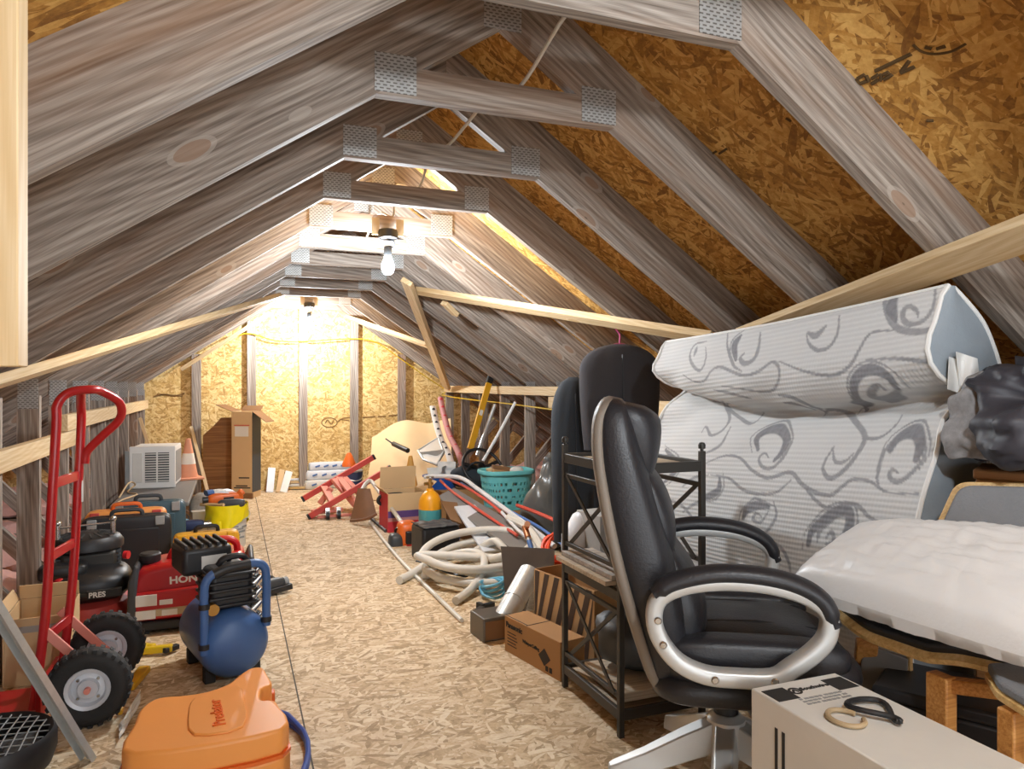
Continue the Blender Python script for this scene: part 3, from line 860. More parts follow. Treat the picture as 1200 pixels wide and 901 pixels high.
# --- yellow pieces on the floor
t = thing('hand_clamp', 'yellow plastic hand clamp lying beside the far hand truck wheel', 'clamp', G(185, 766), -.15)
obj('upper_jaw', MB().beam((-.07, -.01, .02), (.06, -.01, .025), .03, .03), YEL, t, bevel=.006)
obj('lower_jaw', MB().beam((-.07, .05, .015), (-.02, .03, .02), .03, .028), YEL, t, bevel=.006)
obj('trigger', MB().beam((.03, -.03, .02), (.075, .02, .02), .025, .022), BLACKP, t, bevel=.004)
obj('post', MB().beam((-.055, -.02, .02), (-.06, .06, .02), .02, .024), YEL, t, bevel=.004)
t = thing('scraper', 'worn yellow scraper with a thin shaft lying by the hand truck wheels', 'scraper', G(152, 800))
a, b, c_ = G(141, 835, .012), G(150, 806, .015), G(170, 783, .02)
obj('shaft', MB().tube(cr([a, (a + b) / 2, b], 4), .008, 8), YELC, t, W=True)
obj('grip', MB().beam(b, c_, .045, .025), YELC, t, W=True, bevel=.006)

# --- orange chainsaw case and blue hose
t = thing('chainsaw_case', 'orange moulded chainsaw case with raised lettering lying in the front', 'tool case', (-.045, 2.42, .0), .0)
outl = [(-.215, -.25), (-.235, -.05), (-.225, .06), (-.18, .115), (-.10, .105), (-.03, .11), (.04, .15), (.09, .225), (.13, .265), (.175, .26), (.19, .20), (.205, .10), (.165, .07), (.16, -.02), (.205, -.05), (.215, -.25)]
XYM = Matrix()
cv = [(p.x * (.84 if p.x > 0 else .95), p.y) for p in cr([(x, y, 0) for x, y in outl], 4, True)]
obj('lower_shell', MB().prism(cv, XYM, .0, .07), ORA, t, bevel=.014, seg=3)
cv2 = [(x * .985, y * .985) for x, y in cv]
obj('upper_shell', MB().prism(cv2, XYM, .076, .15), ORA, t, bevel=.022, seg=4)
obj('seam_lip', MB().prism([(x * 1.012, y * 1.012) for x, y in cv], XYM, .068, .078), ORAD, t)
rp = [(p.x * .9, p.y) for p in cr([(-.06, -.2, 0), (-.085, -.05, 0), (-.07, .05, 0), (.02, .085, 0), (.075, .10, 0), (.09, .0, 0), (.085, -.2, 0)], 3, True)]
obj('raised_panel', MB().prism(rp, XYM, .148, .156), ORA, t, bevel=.004)
obj('carry_handle', MB().tube(cr([(.145, .10, .08), (.17, .085, .08), (.176, .03, .08), (.172, -.04, .08), (.15, -.055, .08)], 5), .014, 8), ORA, t)
for y in (.16, -.13):
    obj('latch', MB().bx(.155, .182, y - .02, y + .02, .05, .10), ORAD, t, bevel=.004)
lettering('Predator', .052, ORAD, t, Matrix.Translation((.03, -.175, .157)) @ Matrix.Rotation(PI / 2 + .1, 4, 'Z'), depth=.0025, name='raised_lettering')
cm_ = MB(); pts = []
for k in range(90):
    a = k / 89 * 2 * PI * 2.6
    pts.append((-.035 + (.29 + .01 * math.sin(a * 3)) * math.cos(a) * .88, 2.30 + (.36 - .006 * math.cos(a * 2)) * math.sin(a), .009 + .014 * (k // 36) + .002 * math.sin(a * 5)))
obj('air_hose', MB().tube(pts, .0085, 8), mat('royal_blue_hose', '2d4fa0', .4), label='royal blue air hose coiled on the floor around the orange case', cat='hose')
t = obj('white_rag', MB().sheet(lambda u, v: G(140 + 24 * u, 850 - 42 * u + 16 * v, .012 + .02 * math.sin(u * 3) * (1 - v) + .01 * noise.noise(Vector((u * 4, v * 4, 0)))), 10, 6, .003), LABEL, label='small white rag lying left of the orange case', cat='rag')

# --- cases and crate behind the generator
toolcase('yellow_tool_case', 'yellow flat tool case standing behind the red generator', (-.14, 4.72, 0), .37, .255, .09, .06, YELC, BLACKP, latch=YELC)
toolcase('black_tool_case', 'large black tool case standing upright behind the lawn mower', (-.58, 4.84, 0), .48, .36, .13, .05, BLACKP, DKGREY, latch=GREYP)
toolcase('orange_tool_case', 'orange topped tool case squeezed right behind the large black case', (-.60, 4.99, 0), .45, .375, .12, .05, ORA, ORAD, latch=REDF)
toolcase('teal_tool_case', 'dark teal tool case standing in front of the folded table', (-.50, 5.19, 0), .44, .39, .13, .02, TEALD, DKGREY, latch=GREYP)

t = thing('plastic_jug', 'small blue plastic jug with wire bail behind the yellow case', 'jug', G(212, 643) , .0)
obj('jug_body', MB().lathe([(.0, 0), (.05, 0), (.053, .01), (.053, .165), (.045, .18), (.0, .182)], 22), TEALD, t)
obj('lid', MB().lathe([(.0, .178), (.05, .178), (.054, .184), (.05, .2), (.0, .204)], 22), SKYC, t)
obj('bail', MB().tube(cr([(-.054, 0, .15), (-.05, 0, .22), (0, 0, .255), (.05, 0, .22), (.054, 0, .15)], 5), .004, 6), BLACKM, t)
t = thing('cordless_drill', 'blue cordless drill resting between the jug and the bucket', 'power tool', G(226, 648))
obj('drill_body', MB().sball((0, 0, .19), (.075, .035, .035), .6, 20, 10), NAVY, t)
obj('drill_grip', MB().beam((-.03, 0, .18), (-.04, 0, .06), .036, .045), NAVY, t, bevel=.01)
obj('battery', MB().bx(-.09, .02, -.035, .035, 0, .06), BLACKP, t, bevel=.008)
obj('chuck', MB().cyl((.07, 0, .19), (.115, 0, .19), .024, .017, 14), CHROME, t)
carton('small_white_box', 'small pale box lying between the tool case and the bucket', G(233, 634), .10, .08, .22, .2, LABEL, closed=True)

# --- yellow lined bucket with tools
bc = Vector((-.03, 5.46, 0))
t = thing('tool_bucket', 'white printed bucket lined with a yellow bag, full of tools', 'bucket', bc)
obj('bucket_body', MB().lathe([(.0, 0), (.118, 0), (.122, .01), (.133, .24), (.136, .275), (.128, .275), (.12, .02), (.0, .015)], 32), WHITED, t)
def yb(u, v):
    a = 2 * PI * u
    r = .139 + .006 * math.sin(a * 9 + 3 * v) * (v) + .004 * noise.noise(Vector((math.cos(a) * 4, math.sin(a) * 4, v * 3)))
    z = .305 - v * (.13 + .03 * math.sin(a * 3))
    return Vector((r * math.cos(a), r * math.sin(a), z))
obj('yellow_liner', MB().sheet(yb, 60, 8, .003), YELB, t)
obj('liner_tail', MB().tube(cr([(-.05, -.132, .2), (-.045, -.14, .12), (-.05, -.136, .06), (-.04, -.138, .02)], 5), .014, 8, asp=(1, .4)), YELB, t)
for k, (a, z) in enumerate(((-.9, .13), (-.7, .11), (-1.1, .09), (-.8, .07), (-1.2, .15), (-.5, .14))):
    m_ = Matrix.Rotation(a, 4, 'Z')
    obj('print_mark', MB().bx(.128, .1315, -.03, .03, z, z + .012).xf(m_), GREYP, t)
obj('bail', MB().tube(cr([(.139, .0, .26), (.15, -.05, .22), (.1, -.13, .2)], 5), .003, 6), STEELG, t)
t = thing('orange_drill', 'orange power tool lying on top of the yellow lined bucket', 'power tool', bc + Vector((-.01, .02, .285)), .2)
obj('tool_body', MB().sball((.0, 0, .05), (.12, .04, .042), .55, 22, 10), ORAD, t)
obj('tool_grip', MB().beam((.07, 0, .05), (.11, -.03, .10), .04, .045), ORAD, t, bevel=.01)
obj('tool_nose', MB().cyl((-.11, 0, .05), (-.15, 0, .05), .022, n=12), BLACKP, t)
obj('tool_vent', MB().bx(-.02, .05, -.043, -.036, .035, .065), BLACKP, t, bevel=.003)
t = thing('black_drill', 'black tool lying across the front rim of the yellow bucket', 'power tool', bc + Vector((.03, -.085, .28)), -.1)
obj('tool_body', MB().sball((0, 0, .035), (.09, .03, .03), .6, 20, 10), DKGREY, t)
obj('tool_grip', MB().beam((.05, 0, .03), (.085, .04, .02), .03, .03), BLACKP, t, bevel=.006)
t = thing('work_glove', 'pale blue work glove draped over tools in the yellow bucket', 'glove', bc + Vector((-.06, .06, .36)), .4)
obj('glove_palm', MB().sball((0, 0, .02), (.05, .045, .018), .7, 18, 8), LABEL, t)
for k in range(4):
    obj('finger', MB().tube([(.04, -.03 + k * .02, .02), (.085, -.036 + k * .024, .018), (.11, -.04 + k * .027, .0)], [.011, .0105, .007], 8), SHINGLE, t)
obj('thumb', MB().tube([(.0, -.04, .02), (.03, -.07, .014), (.05, -.085, .005)], [.012, .011, .007], 8), SHINGLE, t)
obj('cuff', MB().tube([(-.04, 0, .02), (-.085, 0, .018)], .035, 12, asp=(.6, 1.2)), BLUEPR, t)
t = thing('wood_stick', 'thin pale stick lying across the back of the bucket', 'stick', bc + Vector((-.2, .0, .30)))
obj('stick_shaft', MB().tube([bc + Vector((-.17, .02, .302)), bc + Vector((-.02, -.12, .312))], .012, 8), TAN, t, W=True)

# --- folded table, air conditioner, cone
t = thing('folded_table', 'grey folded table top lying on crates along the left wall', 'table', (-.53, 6.30, .28))
obj('table_top', MB().bx(-.25, .25, -.72, .78, 0, .03), GREYB, t, bevel=.008)
obj('leg_frame', MB().tube([(-.2, -.68, -.02), (.2, -.68, -.02), (.2, .7, -.02), (-.2, .7, -.02)], .018, 8, closed=True), DKGREY, t)
lk = MB()
for k in range(12):
    lk.tube([(-.23 + k * .04, -.70, -.045), (-.21 + k * .04, -.715, -.03), (-.19 + k * .04, -.70, -.045)], .006, 6)
obj('chain', lk, BROWNR, t)
carton('support_crate', 'brown crate carrying the front of the folded table, behind the teal case', (-.53, 5.78, 0), .42, .28, .215, 0, CARDD, closed=True)
carton('support_crate', 'brown crate under the far end of the folded table', (-.53, 6.75, 0), .42, .4, .24, 0, CARDD, closed=True)
t = thing('air_conditioner', 'white window air conditioner with dark louvred grille on the folded table', 'air conditioner', (-.575, 6.60, .311), -.06)
obj('ac_cabinet', MB().bx(-.155, .16, -.165, .2, .012, .33), WHITE, t, bevel=.008)
obj('front_frame', MB().bx(-.17, .165, -.2, -.16, .0, .335), WHITE, t, bevel=.008)
obj('side_panel', MB().bx(.1605, .164, -.13, .18, .04, .29), GREYP, t)
obj('grille_back', MB().bx(-.055, .12, -.2015, -.198, .05, .285), DKGREY, t)
for k in range(12):
    obj('louvre', MB().beam((-.055, -.205, .06 + k * .0195), (.12, -.205, .06 + k * .0195), .006, .0085), WHITED, t)
obj('grille_divider', MB().bx(.027, .038, -.21, -.2, .05, .285), WHITE, t)
obj('control_panel', MB().bx(-.145, -.075, -.2035, -.199, .05, .285), WHITED, t, bevel=.002)
obj('side_curtain', MB().bx(-.20, -.171, -.19, -.17, .0, .30), GREYP, t)
t = obj('power_cord', MB().tube(cr([(-.76, 5.9, .32), (-.72, 6.1, .40), (-.70, 6.3, .36), (-.74, 6.2, .318), (-.66, 6.05, .318), (-.72, 5.78, .322), (-.74, 5.66, .318)], 8), .006, 6), CREAM, label='cream power cord curling on the folded table by the air conditioner', cat='cord')
def cone(loc, s_, label, m1, m2):
    t = thing('traffic_cone', label, 'traffic cone', loc, .3, 'traffic cones')
    obj('cone_base', MB().bx(-.14 * s_, .14 * s_, -.14 * s_, .14 * s_, 0, .025 * s_), m1, t, bevel=.006)
    obj('cone_body', MB().lathe([(.105 * s_, .02 * s_), (.085 * s_, .12 * s_), (.05 * s_, .32 * s_), (.026 * s_, .45 * s_), (.02 * s_, .455 * s_)], 28), m1, t)
    obj('white_band', MB().lathe([(.0775 * s_, .17 * s_), (.079 * s_, .171 * s_), (.0585 * s_, .29 * s_), (.0565 * s_, .291 * s_)], 28), m2, t)
    return t
cone((-.355, 6.93, .311), .78, 'faded orange traffic cone standing behind the air conditioner', CONEO, CONEW)
obj('lumpy_bag', MB().sball((-.20, 6.05, .15), (.10, .16, .15), .8, 26, 14, lambda p: p * (1 + .25 * noise.noise(p * 9))), mat('speckled_grey_sack', '9a948a', .9, var=.5, scale=50), label='speckled grey sack slumped right of the folded table', cat='sack')

# --- far wall left: plywood, tall carton, sticks
a, b = PY(240, 575, 7.93), PY(272, 575, 7.93)
pl = [(PY(238, 510, 8.06).x, .62), (PY(238, 510, 8.06).x, .02), (.02, .02), (.02, .80), (-.10, .80), (-.17, .72)]
obj('plywood_sheet', MB().prism(pl, Matrix.Translation((0, 8.06, 0)) @ Matrix.Rotation(.06, 4, 'X') @ XZ, -.006, .006), PLYB, label='brown plywood offcut with clipped corner leaning on the end wall', cat='board')
member('wood_stick', PY(243, 574, 7.6), PY(224, 500, 8.02), .03, .02, NEWW, None, (0, -1, 0), label='pale wooden stick leaning on the end wall beside the plywood', cat='stick')
member('wood_stick', PY(177, 530, 7.7), PY(164, 490, 8.05), .03, .02, NEWW, None, (0, -1, 0), label='pale wooden stick leaning at the far left corner above the air conditioner', cat='stick')
t = carton('tall_carton', 'tall open cardboard box with grey side standing at the end wall', (.14, 7.80, 0), .21, .21, .87, -.45, TAN, [('L', .18, 1.2), ('R', .18, 2.2), ('B', .08, .9)])
for c_ in t.children:
    if c_.name.startswith('flap'): c_.data.materials[0] = CARDD
obj('grey_side', MB().bx(.1055, .1075, -.1, .1, .06, .865), DKGREY, t)
obj('white_label', MB().bx(-.07, .07, -.1075, -.1055, .62, .72), LABEL, t)
obj('print_band', MB().bx(-.08, .08, -.1072, -.1058, .728, .736), REDPR, t)
for k, (x0, x1, z) in enumerate(((-.03, .08, .20), (-.08, .09, .10), (-.06, .06, .12))):
    obj('print_mark', MB().bx(x0, x1, -.107, -.1058, z, z + .012), DARKIN, t)
obj('bottom_flap', MB().bx(-.11, .12, -.13, -.106, .0, .055), CARDD, t)
# ------------------------------------------------------------------ right foreground
# --- mattress, standing on its edge and folded over below the rafters
MY0, MY1 = 1.40, 2.76
def lerp(a, b, t): return a + (b - a) * t
FRONT = [(.02, 1.70), (.25, 1.70), (.42, 1.68), (.60, 1.67), (.78, 1.705), (.92, 1.755), (1.02, 1.80), (1.085, 1.85), (1.115, 1.885), (1.13, 1.875), (1.145, 1.80), (1.19, 1.755), (1.25, 1.745), (1.32, 1.775), (1.37, 1.79), (1.40, 1.805), (1.41, 1.82)]
BACK = [(1.405, 1.84), (1.37, 1.89), (1.32, 1.95), (1.27, 1.985), (1.20, 2.02), (1.14, 2.03), (1.08, 2.02), (.95, 1.985), (.80, 1.935), (.60, 1.915), (.40, 1.92), (.2, 1.93), (.02, 1.93)]
def zadj(z, u):                      # u 0 near .. 1 far : sag of the fold and of the top edge
    s1 = math.sin(PI * u)
    if z < .7: return z
    cre = -.085 * s1 + .0 * u
    top = -.078 * u - .012 * s1
    k = min(1, (z - .7) / .415)
    if z <= 1.115: return z + cre * k * k
    return z + lerp(cre, top, min(1, (z - 1.115) / .27))
def wr(z, u):                         # soft creases near the fold
    k = math.exp(-((z - 1.10) / .16) ** 2)
    return k * (.014 * math.sin(u * 19 + z * 26) * math.sin(u * 7 + 1) + .012 * noise.noise(Vector((u * 9, z * 11, 2)))) + .006 * noise.noise(Vector((u * 5, z * 5, 7)))
def edge_in(z, u):                    # left end bows in at the fold
    return -.05 * math.exp(-((z - 1.12) / .12) ** 2) * (u ** 6) + .03 * math.exp(-((z - .8) / .15) ** 2) * (u ** 6)
def front_pt(v, u):
    n = len(FRONT) - 1; q = v * n; i = min(n - 1, int(q)); f = q - i
    (z0, x0), (z1, x1) = FRONT[i], FRONT[i + 1]
    z, x = lerp(z0, z1, f), lerp(x0, x1, f)
    x += .018 * u * (1 if z > .9 else 0) * 0
    return Vector((x - wr(z, u), MY0 + (MY1 - MY0) * u + edge_in(z, u), zadj(z, u)))
FS = [Vector((x, 0, z)) for z, x in FRONT]
_c = cr(FS, 12)
_L = np.concatenate([[0], np.cumsum([(_c[i + 1] - _c[i]).length for i in range(len(_c) - 1)])])
FRONT = [(float(np.interp(q, _L, [p.z for p in _c])), float(np.interp(q, _L, [p.x for p in _c]))) for q in np.linspace(0, _L[-1], 121)]
BACK = [(p.z, p.x) for p in cr([Vector((x, 0, z)) for z, x in BACK], 2)]
FZ = np.maximum.accumulate(np.array([z for z, x in FRONT])); FX = np.array([x for z, x in FRONT])
def unz(z):                           # rough inverse: world point on the face below a pixel
    return float(np.interp(z, FZ, FX))
def onface(px, py):
    x = 1.75
    for _ in range(5):
        p = PX(px, py, x); u = max(0, min(1, (p.y - MY0) / (MY1 - MY0)))
        zz = p.z
        for _ in range(3): zz = p.z - (zadj(zz, u) - zz)
        x = unz(zz)
    return p.y, p.z
STROKES = [  # swirl motif of the ticking, traced as strokes: points, half width
 ([(890, -5), (880, 60), (850, 105), (800, 120), (775, 100), (778, 70), (800, 57), (825, 75), (828, 95)], 11),
 ([(712, 0), (712, 60), (732, 110), (770, 140), (850, 145), (920, 118), (958, 88)], 13), ([(745, 20), (733, 60), (748, 105)], 26),
 ([(340, 250), (420, 282), (520, 300), (580, 270), (620, 205), (660, 152), (740, 140)], 8), ([(640, 245), (760, 240), (850, 250), (920, 242), (972, 210)], 8),
 ([(655, 420), (617, 380), (606, 330), (632, 288), (680, 280), (728, 302), (756, 342)], 24), ([(765, 350), (735, 378), (690, 385), (678, 357), (700, 335), (722, 350)], 13),
 ([(160, 150), (158, 200), (175, 262), (210, 285)], 8), ([(205, 160), (182, 195), (185, 245)], 22), ([(272, 150), (266, 200), (250, 242), (218, 258), (200, 240), (215, 222)], 13),
 ([(438, 150), (445, 188), (480, 212), (520, 196), (546, 150), (552, 90)], 9), ([(445, 150), (470, 160), (505, 128)], 15),
 ([(85, 180), (45, 190), (25, 225), (35, 262), (62, 282), (82, 240), (82, 200)], 8), ([(50, 200), (40, 230)], 13),
 ([(0, 298), (40, 320), (75, 320), (100, 282), (130, 270), (170, 285), (222, 300), (270, 285), (318, 252), (340, 280), (328, 330), (290, 358), (200, 345), (140, 338)], 8),
 ([(330, 370), (380, 375), (440, 400), (500, 425)], 10), ([(350, 395), (400, 400), (470, 420)], 7), ([(110, 350), (170, 362), (240, 380)], 8),
 ([(262, 560), (265, 520), (300, 492), (345, 488), (364, 520), (348, 570), (322, 598)], 23), ([(352, 478), (376, 520), (362, 572), (320, 622), (280, 622), (264, 592), (285, 573), (302, 590)], 8),
 ([(530, 550), (500, 600), (494, 632), (520, 662), (570, 632), (610, 582), (632, 520), (612, 460), (580, 430), (520, 420), (500, 440)], 11), ([(525, 560), (536, 602), (572, 602), (602, 572)], 8),
 ([(735, 562), (760, 520), (800, 497), (834, 502), (840, 542), (818, 596)], 28), ([(850, 498), (852, 570), (812, 632), (762, 672), (728, 660), (735, 630), (757, 642)], 9), ([(790, 484), (740, 530), (702, 590), (685, 660), (690, 682)], 8),
 ([(80, 610), (150, 582), (200, 590), (240, 632), (300, 660), (380, 640), (420, 682), (470, 712), (520, 720), (560, 692), (600, 665), (660, 672), (720, 710), (830, 716)], 9),
 ([(380, 640), (430, 692), (470, 742), (520, 770), (580, 750), (620, 760), (660, 800), (720, 822), (800, 810)], 9),
 ([(68, 500), (82, 480), (100, 510), (140, 490), (166, 440), (150, 400), (108, 390)], 8), ([(80, 576), (140, 542), (166, 480)], 9),
 ([(150, 390), (180, 430), (230, 470), (282, 430)], 7), ([(612, 470), (640, 520), (700, 510), (760, 440)], 7),
 ([(210, 800), (225, 770), (265, 756), (302, 762)], 23), ([(318, 742), (328, 792), (300, 842), (262, 872)], 8), ([(300, 778), (272, 816), (245, 806), (256, 785), (276, 796)], 9),
 ([(440, 895), (450, 850), (490, 812), (540, 780), (580, 778), (586, 822), (562, 872), (540, 902)], 25), ([(530, 808), (482, 842), (470, 885)], 10), ([(500, 872), (520, 850), (528, 882), (500, 892)], 10),
 ([(130, 660), (126, 702), (95, 722), (65, 732)], 20), ([(0, 780), (40, 752), (70, 740)], 9), ([(0, 690), (40, 660), (92, 650)], 8),
 ([(100, 650), (160, 660), (210, 702), (270, 716), (330, 710), (382, 668)], 8),
 ([(280, 885), (340, 900), (376, 960), (382, 1010)], 9), ([(-60, 560), (-20, 620), (-70, 680)], 20), ([(-110, 640), (-60, 600), (-30, 600)], 8), ([(-110, 790), (-60, 740), (0, 760), (60, 830), (150, 860)], 8),
]
t = thing('mattress', 'white quilted mattress with grey swirls folded over against the right rafters', 'mattress', (1.70, 2.08, 0))
NU, NV = 270, 330
me = MB()
def fsheet(u, v): return front_pt(v, u)
me.sheet(fsheet, NU, NV)
cov = obj('quilted_face', me, None, t, W=True, angle=60)
co = np.array([(v.co.x, v.co.y, v.co.z) for v in cov.data.vertices])
wy, wz = co[:, 1] + t.location.y, co[:, 2] + t.location.z
ink = np.zeros(len(wy)); extra = []
def lay(yz, hw):
    global ink
    h = hw * .00066
    best = np.full(len(wy), 9.0)
    for i in range(len(yz) - 1):
        a, b = yz[i], yz[i + 1]; d = b - a; L2 = float(d @ d) + 1e-9
        box = (wy > min(a[0], b[0]) - .05) & (wy < max(a[0], b[0]) + .05) & (wz > min(a[1], b[1]) - .05) & (wz < max(a[1], b[1]) + .05)
        if not box.any(): continue
        tt = np.clip(((wy[box] - a[0]) * d[0] + (wz[box] - a[1]) * d[1]) / L2, 0, 1)
        dist = np.hypot(wy[box] - a[0] - tt * d[0], wz[box] - a[1] - tt * d[1])
        s_ = (i + tt) / (len(yz) - 1)
        w2 = h * (.45 + .75 * np.sin(np.pi * np.clip(s_, .02, .98)))
        best[box] = np.minimum(best[box], dist / w2)
    ink = np.maximum(ink, np.clip((1.15 - best) / .3, 0, 1) * (.95 if hw > 18 else .75))
for pts, hw in STROKES:
    q = cr([Vector((x, y, 0)) for x, y in pts], 5)
    yz = np.array([onface(800 + p.x / 3, 340 + p.y / 3) for p in q])
    lay(yz, hw)
    if hw > 18:                       # thin echo line round the thick commas
        c_ = yz.mean(0)
        dlt = yz - c_; ln = np.hypot(dlt[:, 0], dlt[:, 1])[:, None] + 1e-6
        lay(yz + dlt / ln * (hw * .00066 + .012), 5.0)
at = cov.data.color_attributes.new('ticking', 'FLOAT_COLOR', 'POINT')
at.data.foreach_set('color', np.repeat(ink[:, None], 4, 1).astype(np.float32).ravel())
q = NT('quilted_ticking')
ca = q.n('ShaderNodeVertexColor'); ca.layer_name = 'ticking'
cc = q.coord(); z = q.sep(cc)[2]; y = q.sep(cc)[1]
band = q.math('SINE', q.math('ADD', q.math('MULTIPLY', z, 400), q.math('MULTIPLY', y, 30)))
dots = q.math('SINE', q.math('MULTIPLY', y, 520))
base = q.mix(q.math('MULTIPLY', q.math('ADD', q.math('MULTIPLY', band, .5), .5), .28), (*lin('d3d4d3'), 1), (*lin('b0b1b3'), 1))
nzz = q.noise(cc, 60, 2)
gcol = q.mix(nzz, (*lin('6f7074'), 1), (*lin('929398'), 1))
col = q.mix(ca.outputs[0], base, gcol)
q.bump(q.math('ADD', band, q.math('MULTIPLY', dots, .4)), .35, .002)
cov.data.materials.append(q.fin(col, .75, 0, .2))
bd = MB()
def bring(u):
    pts = [front_pt(1.0, u)]
    for z_, x_ in BACK:
        pts.append(Vector((x_, MY0 + (MY1 - MY0) * u + edge_in(z_, u) * .5, zadj(z_, u))))
    return pts
bd.sheet(lambda u, v: bring(u)[min(len(BACK), int(round(v * len(BACK))))], 40, len(BACK))
obj('back_cover', bd, WHITED, t, W=True, angle=60)
EDGE = mat('grey_border_fabric', '8f989f', .8, var=.15, scale=14, bump=.3, bscale=60)
for u, nm in ((0, 'end_panel'), (1, 'end_panel')):
    e = MB(); nF = 40
    fr = [front_pt(i / nF, u) for i in range(nF + 1)]
    br = list(reversed(bring(u)[1:]))
    bp = [Vector((np.interp(i / nF, np.linspace(0, 1, len(br)), [b.x for b in br]), np.interp(i / nF, np.linspace(0, 1, len(br)), [b.y for b in br]), np.interp(i / nF, np.linspace(0, 1, len(br)), [b.z for b in br]))) for i in range(nF + 1)]
    e.sheet(lambda a, b: lerp(fr[int(round(b * nF))], bp[int(round(b * nF))], a) + Vector((0, (-.012 if u == 0 else .012) * math.sin(PI * a), 0)), 6, nF)
    obj(nm, e, EDGE, t, W=True, angle=60)
    obj('piping', MB().tube([p + Vector((-.002, -.002 if u == 0 else .002, 0)) for p in fr], .0065, 8), WHITE, t, W=True)
    obj('piping', MB().tube([p for p in bp], .0065, 8), WHITE, t, W=True)
obj('piping', MB().tube([front_pt(1.0, i / 30) for i in range(31)], .006, 8), WHITE, t, W=True)
def tagf(u, v):
    return PY(1120 + 25 * u + 4 * v, 412 + 8 * u + 40 * v, 1.365 + .012 * math.sin(u * 5 + v * 2))
obj('law_tag', MB().sheet(tagf, 8, 6, .0015), WHITE, t, W=True)
obj('law_tag', MB().sheet(lambda u, v: PY(1112 + 18 * u - 2 * v, 418 + 6 * u + 38 * v, 1.377 + .008 * math.sin(u * 4)), 6, 5, .0015), WHITE, t, W=True)
obj('carry_strap', MB().tube([PY(1128, 468, 1.38), PY(1140, 452, 1.36), PY(1142, 440, 1.38)], .01, 8, asp=(1, .3)), WHITE, t, W=True)

# --- garments hanging from the brace board
def garment(name, label, c, w_, top, bot, dep, m, rz, hanger):
    t = thing(name, label, 'garment bag', (c[0], c[1], bot), rz)
    H = top - bot
    rings = []
    for i in range(33):
        v = i / 32                       # 0 bottom .. 1 neck
        sh = 1 if v < .72 else max(.12, math.sqrt(max(0, 1 - ((v - .72) / .285) ** 2.4)))
        wv = w_ * (.88 + .12 * math.sin(min(1, v / .7) * PI / 2)) * sh
        dv = dep * (.75 + .25 * math.sin(v * 3)) * (sh ** .8)
        rg = []
        for k in range(48):
            a = 2 * PI * k / 48
            fold = 1 + .10 * math.sin(a * 7 + 1.3 * math.sin(v * 3)) * (1 - v) + .06 * noise.noise(Vector((math.cos(a) * 3, math.sin(a) * 3, v * 5)))
            rg.append(Vector((wv * math.copysign(abs(math.cos(a)) ** .8, math.cos(a)) * (1 + .03 * (fold - 1)), dv * math.copysign(abs(math.sin(a)) ** .8, math.sin(a)) * fold, v * H)))
        rings.append(rg)
    obj('cloth_body', MB().ring(rings), m, t, angle=70)
    obj('zip', MB().tube([(0.01, -dep * 1.03, .03), (0, -dep * 1.04, H * .5), (0, -dep * .85, H * .9)], .004, 6), BLACKP, t)
    if hanger:
        obj('hook', MB().tube(cr([(0, 0, H - .02), (0, 0, H + .02), (.0, .0, H + .05), (-.02, .01, H + .085), (-.016, .02, H + .112), (.004, .03, H + .118), (.018, .03, H + .10)], 6), .0045, 8), MAGH, t)
        obj('hanger_arm', MB().tube(cr([(-w_ * .9, 0, H * .84), (-w_ * .5, 0, H * .93), (0, 0, H), (w_ * .5, 0, H * .93), (w_ * .9, 0, H * .84)], 5), .007, 8), MAGH, t)
    return t
hp = RR(728, 383)
garment('garment_bag', 'wide charcoal garment on a pink hanger hung from the brace board', (hp.x - .015, hp.y - .01), .215, hp.z - .092, .80, .065, BGAR, -.25, True)
g2 = P(704, 600, 3.72)
garment('garment_bag', 'longer blue black garment hanging behind the charcoal one down to the floor stuff', (g2.x - .06, g2.y + .20), .12, 1.18, .30, .06, BGAR2, -.2, False)

# --- metal shelf
SX0, SX1, SY0, SY1 = 1.172, 1.486, 2.045, 2.462
t = thing('metal_shelf', 'narrow black metal shelf with crossed side braces behind the office chair', 'shelf', ((SX0 + SX1) / 2, (SY0 + SY1) / 2, 0))
bw = .0095
for x in (SX0, SX1):
    for y in (SY0, SY1):
        p = obj('post', MB().bx(x - bw, x + bw, y - bw, y + bw, 0, .915), BLACKM, t, W=True, bevel=.002)
        obj('finial', MB().lathe([(.006, .915), (.006, .922), (.012, .923), (.013, .935), (.009, .943), (.0, .945)], 14, Matrix.Translation((x, y, 0))), BLACKM, p, W=True)
for zt, bm_ in ((.878, SHELFB), (.468, SHELFB), (.085, SHELFB)):
    sh = obj('shelf_board', MB().bx(SX0 + .01, SX1 - .01, SY0 + .01, SY1 - .01, zt - .022, zt - .010), bm_, t, W=True)
    for a, b in (((SX0, SY0), (SX0, SY1)), ((SX1, SY0), (SX1, SY1)), ((SX0, SY0), (SX1, SY0)), ((SX0, SY1), (SX1, SY1))):
        obj('shelf_rail', MB().beam((a[0], a[1], zt - .014), (b[0], b[1], zt - .014), .016, .034), BLACKM, t, W=True, bevel=.002)
for x in (SX0, SX1):
    for z0, z1 in ((.545, .80), (.13, .40)):
        for z in (z0, z1):
            obj('side_rail', MB().beam((x, SY0, z), (x, SY1, z), .012, .016), BLACKM, t, W=True, bevel=.0015)
        dx = .006
        obj('cross_brace', MB().beam((x - dx, SY0 + .03, z0), (x - dx, SY1 - .03, z1), .006, .014), BLACKM, t, W=True)
        obj('cross_brace', MB().beam((x + dx, SY0 + .03, z1), (x + dx, SY1 - .03, z0), .006, .014), BLACKM, t, W=True)
